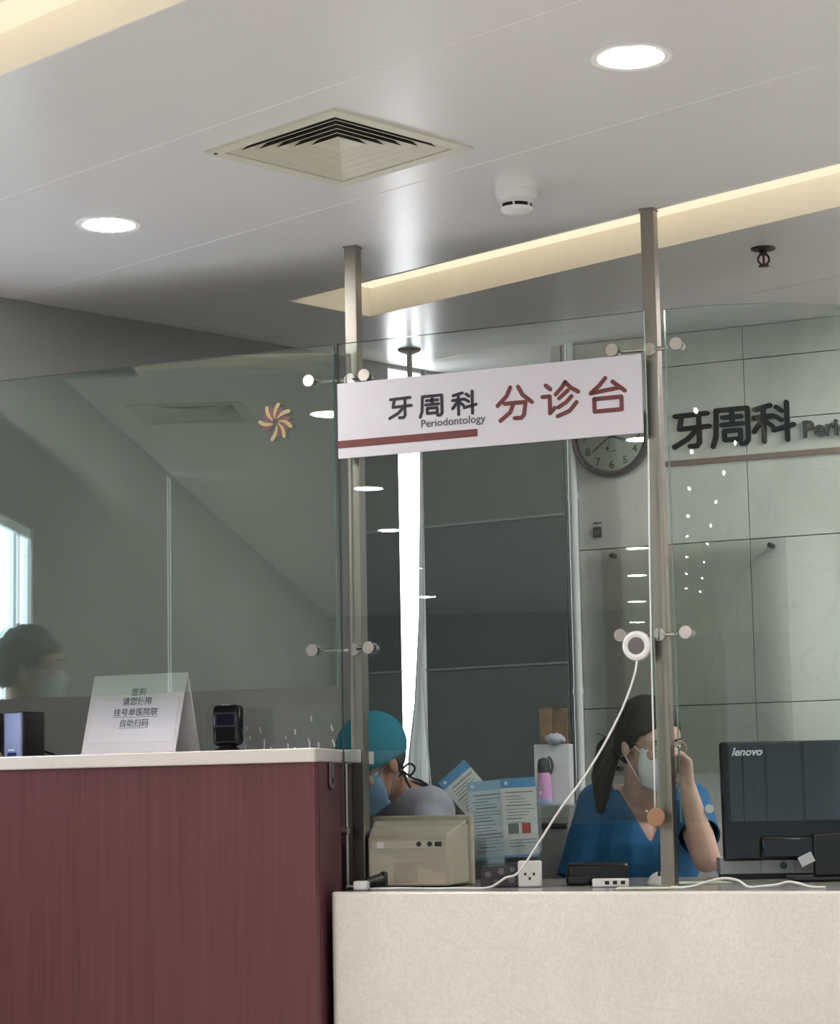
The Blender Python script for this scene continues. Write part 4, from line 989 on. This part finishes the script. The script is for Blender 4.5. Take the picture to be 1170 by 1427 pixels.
def stool(p, label, h):
    t = thing('office_stool', label, 'stool', Vector((p[0], p[1], 0)))
    MB().lathe([(0, h - .07), (.14, h - .07), (.155, h - .05), (.155, h - .02), (.14, h), (0, h)], 32).build('seat', m_black, t, smooth='auto')
    MB().cyl((0, 0, .06), (0, 0, h - .07), .025).build('column', m_chrome, t, smooth='auto')
    for k in range(5):
        a = k * 2 * math.pi / 5; MB().tube([(0, 0, .09), (.14 * math.cos(a), .14 * math.sin(a), .05)], [.018, .012]).build('base_arm', m_black, t)
        MB().sph((.14 * math.cos(a), .14 * math.sin(a), .025), .025, nu=12, nv=8).build('caster', m_black, t, smooth=True)

# ---- woman in blue scrubs
base = at(892, 1200, 6.06)
t = thing('person', 'seated person in blue V-neck scrubs with white mask, hand raised to face', 'person', Vector((base.x, base.y, 0)))
WO = t
hc = at(905, 1035, 5.86); rt = head_rot(.50, -.83, -.30, R(-4)); hp, P = head_prims(hc, rt, .96)
nb = at(893, 1118, 6.00); shR = at(836, 1124, 6.04); shL = at(958, 1120, 6.02)
elR = at(803, 1236, 6.02); wrR = Vector((elR.x + .12, elR.y - .06, .68))
elL = at(984, 1196, 5.82); wrL = at(958, 1100, 5.80)
chest = at(890, 1190, 6.06); pel = Vector((base.x, base.y + .10, .56))
arms = [('c', shR, elR, .046, .038), ('c', elR, wrR, .036, .026), ('c', shL, elL, .046, .037), ('c', elL, wrL, .037, .024)]
trunk = [('c', nb, hc + rt @ Vector((0, .020, -.045)), .050, .047), ('c', shR, nb, .052, .055), ('c', shL, nb, .052, .055), ('e', chest, (.150, .098, .150)), ('c', chest, pel, .125, .130)]
kneeR = Vector((base.x - .09, base.y - .26, .52)); kneeL = Vector((base.x + .15, base.y - .26, .52))
legs = [('c', pel + Vector((-.08, 0, 0)), kneeR, .085, .058), ('c', pel + Vector((.08, 0, 0)), kneeL, .085, .058), ('c', kneeR, kneeR + Vector((-.01, .06, -.44)), .056, .038), ('c', kneeL, kneeL + Vector((.01, .06, -.44)), .056, .038),
        ('c', kneeR + Vector((-.01, .07, -.48)), kneeR + Vector((-.01, -.10, -.485)), .034, .028), ('c', kneeL + Vector((.01, .07, -.48)), kneeL + Vector((.01, -.10, -.485)), .034, .028)]
hl = hand_prims(wrL, (-.75, -.30, .05), (-.10, .02, 1), -1, .62, .92)
hr = hand_prims(wrR, (.2, .3, -.9), (.7, -.5, -.5), 1, .3, .92)
blob('body', hp + trunk + arms + legs + hl + hr, .0042, m_skin, t, 3)
face_bits(t, P, rt, .96)
# hair: cap pulled back, pony tail, loose strands
def hair_keep(co):
    q = rt.inverted() @ (co - hc)
    hl_ = .064 - 9.0 * q.x * q.x            # hairline over the brow, falling to the temples
    if q.y < -.035 and q.z < hl_: return False
    if q.y < .004 and q.z < min(hl_, .012 - (q.y + .035) * 1.0): return False
    if q.y < .030 and q.z < -.022: return False
    return True
blob('hair', [('e', hc + rt @ Vector((0, .014, .032)), (.077, .096, .088), rt), ('e', hc + rt @ Vector((0, .050, -.015)), (.064, .058, .062), rt)], .005, m_hair, t, 2, hair_keep, .002)
tail = [hc + rt @ Vector((-.02, .095, .0)), hc + rt @ Vector((-.045, .115, -.05)), hc + rt @ Vector((-.060, .110, -.12)), hc + rt @ Vector((-.066, .098, -.20))]
blob('pony_tail', [('c', tail[0], tail[1], .022, .034), ('c', tail[1], tail[2], .034, .030), ('c', tail[2], tail[3], .030, .012)], .005, m_hair, t, 2)
for pp in ([(868, 1040), (852, 1030), (832, 1022)], [(862, 1046), (842, 1052), (828, 1068)]):
    wbuild(MB().tube(smooth_path([at(a, b_, 5.95) for a, b_ in pp]), [.0012] * 9, 6), 'hair_strand', m_hair, t, smooth=True)
mask_mesh(t, P, rt, m_mask, .96)
# glasses
m_gold_wire = mat('thin_gold_wire', (190, 160, 120), .3, .8)
for sx in (-1, 1):
    ring = [P(sx * .031 + .024 * math.cos(a), -.100 + .010 * abs(math.cos(a)) * (1 if math.cos(a) * sx > 0 else .2), .006 + .019 * math.sin(a)) for a in [k * 2 * math.pi / 20 for k in range(20)]]
    g_ = wbuild(MB().tube(ring, .0011, 6, closed=True), 'glasses_rim', m_gold_wire, t, smooth=True)
    wbuild(MB().tube([P(sx * .055, -.090, .010), P(sx * .070, -.04, .012), P(sx * .077, .012, .010)], .0011, 6), 'glasses_arm', m_gold_wire, t, smooth=True)
wbuild(MB().tube([P(-.008, -.101, .008), P(0, -.104, .011), P(.008, -.101, .008)], .0011, 6), 'glasses_bridge', m_gold_wire, t, smooth=True)
# scrub top with V neck
vn = nb + Vector((.012, -.05, -.115))
def scrub_keep(co):
    # sleeves end above the elbows
    for a, e_ in ((shR, elR), (shL, elL)):
        d = (e_ - a); s_ = (co - a).dot(d) / d.length_squared
        if s_ > (.93 if a is shR else .62) and (co - (a + d * s_)).length < .075: return False
    q = co - nb
    if q.z > .034 and abs(q.x) < .070: return False
    if q.y < .0 and q.z > -.105 and abs(q.x - .016) < .064 * (q.z + .105) / .120: return False
    return True
top = [('c', shR, shR.lerp(elR, .95), .060, .058), ('c', shL, shL.lerp(elL, .75), .058, .054), ('c', shR, nb + Vector((0, .005, -.012)), .062, .064), ('c', shL, nb + Vector((0, .005, -.012)), .060, .064),
       ('e', chest, (.164, .112, .165)), ('c', chest, pel + Vector((0, 0, .02)), .140, .150)]
sc = blob('scrub_top', top, .0042, m_scrub, t, 5, scrub_keep, .003)
# collar band along the V and sleeve badge
wbuild(MB().cyl(at(988, 1127, 5.80), at(988.3, 1127, 5.79), .011, n=20), 'sleeve_badge', m_white, t)
wbuild(MB().sph(at(900, 1131, 5.90), .0045, nu=10, nv=8), 'pendant', mat('pale_gold', (230, 214, 170), .3, .6), t, smooth=True)
blob('trousers', [('c', q[1], q[2], q[3] + .012, q[4] + .012) for q in legs[:4]] + [('c', pel, pel + Vector((0, 0, .06)), .148, .145)], .009, m_trouser, t, 3)
stool((base.x, base.y + .10), 'black swivel stool under the person in blue scrubs', .43)

# ---- person in the teal cap
base = at(565, 1190, 6.12)
t = thing('person', 'seated person in teal surgical cap and grey gown bending over behind the beige monitor', 'person', Vector((base.x, base.y, 0)))
hc = at(518, 1066, 5.96); rt = head_rot(-.62, -.62, -.55, R(0)); hp, P = head_prims(hc, rt, .94)
nb = at(557, 1116, 6.06); shN = at(598, 1132, 6.02); shF = at(516, 1146, 6.16)
chest = at(566, 1210, 6.14); pel = Vector((base.x + .03, base.y + .12, .56))
elN = at(590, 1210, 5.92); elF = at(512, 1210, 6.0); wrN = at(545, 1210, 5.76); wrF = at(505, 1210, 5.86)
for q in (elN, elF): q.z = ZL + .058
for q in (wrN, wrF): q.z = ZL + .032
kA = Vector((base.x - .16, base.y - .22, .52)); kB = Vector((base.x + .10, base.y - .27, .52))
legs = [('c', pel + Vector((-.08, 0, 0)), kA, .085, .058), ('c', pel + Vector((.08, 0, 0)), kB, .085, .058), ('c', kA, kA + Vector((0, .06, -.44)), .056, .038), ('c', kB, kB + Vector((0, .06, -.44)), .056, .038),
        ('c', kA + Vector((0, .07, -.48)), kA + Vector((0, -.10, -.485)), .034, .028), ('c', kB + Vector((0, .07, -.48)), kB + Vector((0, -.10, -.485)), .034, .028)]
trunk = [('c', nb, hc + rt @ Vector((0, .025, -.040)), .052, .048), ('c', shN, nb, .056, .058), ('c', shF, nb, .056, .058), ('e', chest, (.155, .11, .16)), ('c', chest, pel, .13, .135)]
blob('body', hp + trunk + [('c', shN, elN, .046, .038), ('c', elN, wrN, .036, .026), ('c', shF, elF, .046, .038), ('c', elF, wrF, .036, .026)] + legs +
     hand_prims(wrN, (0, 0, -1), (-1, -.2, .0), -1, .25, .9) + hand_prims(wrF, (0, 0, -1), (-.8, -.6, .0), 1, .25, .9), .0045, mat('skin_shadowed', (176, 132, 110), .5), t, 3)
face_bits(t, P, rt, .94); mask_mesh(t, P, rt, mat('blue_mask_cloth', (112, 156, 188), .8), .94)
def cap_keep(co):
    q = rt.inverted() @ (co - hc)
    return q.z > .012 + .10 * max(0, -q.y - .03) - .25 * max(0, q.y)
cap = blob('surgical_cap', [('e', hc + rt @ Vector((0, .022, .040)), (.086, .104, .092), rt), ('e', hc + rt @ Vector((0, .070, .030)), (.060, .056, .060), rt)], .005,
     mat('teal_cap_cloth', (20, 124, 148), .8, var=.06, scale=15, bump=.4, bscale=30), t, 3, cap_keep, .002)
wbuild(MB().tube([P(.080 * math.sin(a), .022 - .098 * math.cos(a), .020 + .018 * math.cos(a)) for a in [k * 2 * math.pi / 24 for k in range(24)]], .0050, 8, closed=True), 'cap_band', mat('teal_cap_band', (24, 96, 118), .8), t, smooth=True)
blob('hair', [('e', hc + rt @ Vector((0, .030, .0)), (.071, .078, .058), rt)], .006, m_hair, t, 2, lambda co: (rt.inverted() @ (co - hc)).y > .022, .001)
m_tie = mat('dark_tie_tape', (26, 34, 44), .7)
k0 = at(560, 1072, 5.97)
for pp in ([(560, 1072), (570, 1064), (578, 1070), (572, 1080), (561, 1076)], [(560, 1074), (548, 1078), (545, 1086), (556, 1082), (561, 1075)], [(561, 1074), (574, 1084), (586, 1088), (596, 1094)], [(561, 1074), (566, 1088), (572, 1098)]):
    wbuild(MB().tube(smooth_path([at(a, b_, 5.97) for a, b_ in pp]), .0032, 6), 'cap_tie', m_tie, t, smooth=True)
m_gown = mat('grey_violet_gown_cloth', (170, 171, 186), .85, var=.10, scale=14, bump=1.0, bscale=16)
def gown_keep(co):
    q = co - nb
    return not (q.z > .035 and (co - hc).length < .16)
blob('gown', [('c', shN, elN, .064, .054), ('c', elN, elN.lerp(wrN, .8), .052, .042), ('c', shF, elF, .062, .054), ('c', elF, elF.lerp(wrF, .8), .052, .042), ('c', shN, nb, .068, .066), ('c', shF, nb, .068, .066),
              ('e', chest, (.170, .125, .175)), ('c', chest, pel + Vector((0, 0, .02)), .146, .155)], .006, m_gown, t, 4, gown_keep, .003)
blob('trousers', [('c', q[1], q[2], q[3] + .012, q[4] + .012) for q in legs[:4]] + [('c', pel, pel + Vector((0, 0, .06)), .148, .145)], .009, m_trouser, t, 3)
stool((base.x + .03, base.y + .12), 'black swivel stool under the person in the teal cap', .43)

# ---- person at the end of the tall counter, seen as a reflection in the glass
hc = Vector((-1.165, 5.632, 1.462)); rt = head_rot(.677, -.736, -.10, 0); s_ = .88
t = thing('person', 'standing person in brown shirt and white mask beside the tall counter end', 'person', Vector((hc.x - .02, hc.y, 0)))
hp, P = head_prims(hc, rt, s_); fdir = Vector((.677, -.736, 0)); sdir = Vector((.736, .677, 0))
nb = hc + Vector((0, 0, -.155)) - fdir * .02; chest = nb + Vector((0, 0, -.20)) + fdir * .0; pel = Vector((chest.x, chest.y, .86))
sA = nb + sdir * .085 + Vector((0, 0, -.105)); sB = nb - sdir * .125 + Vector((0, 0, -.055))
eA = sA + Vector((0, 0, -.27)) + sdir * .03; eB = sB + Vector((0, 0, -.27)) - sdir * .03; wA = eA + Vector((0, 0, -.22)); wB = eB + Vector((0, 0, -.22))
legs = []
for sg in (-1, 1):
    h_ = pel + sdir * .08 * sg; k_ = h_ + Vector((0, 0, -.40)); f_ = Vector((k_.x, k_.y, .06))
    legs += [('c', h_, k_, .080, .056), ('c', k_, f_, .055, .036), ('c', f_ + Vector((0, 0, -.02)) - fdir * .03, f_ + fdir * .13 + Vector((0, 0, -.03)), .036, .028)]
blob('body', hp + [('c', nb, hc + rt @ Vector((0, .02, -.04)), .050, .046), ('c', sA, nb, .05, .054), ('c', sB, nb, .05, .054), ('e', chest, (.12, .10, .17)), ('c', chest, pel, .11, .115),
     ('c', sA, eA, .042, .034), ('c', eA, wA, .034, .025), ('c', sB, eB, .042, .034), ('c', eB, wB, .034, .025)] + legs + hand_prims(wA, -sdir, (0, 0, -1), 1, .3, .9) + hand_prims(wB, sdir, (0, 0, -1), -1, .3, .9), .005, m_skin2, t, 3)
face_bits(t, P, rt, s_); mask_mesh(t, P, rt, m_mask, s_)
def hk(co):
    q = (rt.inverted() @ (co - hc)) / s_
    if q.y < -.045 and q.z < .050 - 3 * q.x * q.x: return False
    if q.y < .002 and q.z < .016 - (q.y + .045) * .9: return False
    if q.y < .030 and q.z < -.020: return False
    if q.z < -.060: return False
    return True
blob('hair', [('e', hc + rt @ (Vector((0, .014, .036)) * s_), (.080 * s_, .098 * s_, .092 * s_), rt), ('e', hc + rt @ (Vector((0, .045, -.01)) * s_), (.072 * s_, .064 * s_, .066 * s_), rt)], .004, m_hair, t, 2, hk, .002, tuft=.008)
blob('shirt', [('c', sA, eA.lerp(sA, .3), .056, .050), ('c', sB, eB.lerp(sB, .3), .056, .050), ('c', sA, nb, .062, .060), ('c', sB, nb, .062, .060), ('e', chest, (.135, .115, .185)), ('c', chest, pel, .126, .130)], .006,
     mat('brown_shirt_cloth', (110, 92, 78), .85, bump=.3, bscale=30), t, 4, lambda co: (co - nb).z < .035, .003)
blob('trousers', [('c', q[1], q[2], q[3] + .012, q[4] + .014) for k, q in enumerate(legs) if k % 3 < 2] + [('c', pel, pel + Vector((0, 0, -.05)), .128, .125)], .008, m_trouser, t, 3)

# ---- pieces of a part hang below that part
SUB = {'numeral': 'dial', 'minute_marks': 'dial', 'dial_mark': 'dial', 'print_line': 'sheet', 'picture': 'sheet', 'header_band': 'sheet', 'header_logo': 'sheet', 'footer_band': 'sheet', 'glue_mark': 'sheet',
       'scan_window': 'housing', 'window_bezel': 'housing', 'top_button': 'housing', 'port_strip': 'rear_housing', 'port': 'rear_housing', 'label': 'rear_housing', 'vent_plate': 'rear_housing',
       'ear_loop': 'face_mask', 'sleeve_badge': 'scrub_top', 'cap_tie': 'surgical_cap', 'cap_band': 'surgical_cap', 'pin_hole': 'body', 'pin': 'body', 'socket': 'body', 'flower': 'body', 'rocker': 'body',
       'badge': 'case', 'seam': 'case', 'lettering': ('board', 'back_shell'), 'character': 'board', 'red_bar': 'board', 'rear_bulge': 'back_shell', 'vent_grille': 'back_shell', 'cable_tag': 'stand_column',
       'glass_bulb': 'frame_arms', 'carry_loop': 'cap', 'status_light': 'grille', 'control_panel': 'grille', 'iris': 'eye', 'standoff': 'arm', 'slot_rib': 'sensing_slot', 'handle': 'door', 'hair_strand': 'hair',
       'glasses_arm': 'glasses_rim', 'lid_seam': 'carton', 'sticker': 'body', 'wheel': 'shell', 'front_bump': 'body', 'screw': 'flange', 'caster': 'base_arm'}
def mid(o):
    vs_ = o.data.vertices; q = o.matrix_local @ (sum((v.co for v in vs_), Vector()) / max(1, len(vs_))); return q
ident = Matrix.Identity(4)
for root in [o for o in COL.objects if o.parent is None and o.children]:
    kids = list(root.children)
    for c_ in kids:
        tg = SUB.get(c_.name.split('.')[0])
        if not tg: continue
        tg = tg if isinstance(tg, tuple) else (tg,)
        cand = [k for k in kids if k is not c_ and k.type == 'MESH' and k.name.split('.')[0] in tg and k.matrix_local == ident]
        if cand and not c_.children:
            m_ = mid(c_); c_.parent = min(cand, key=lambda k: (mid(k) - m_).length)
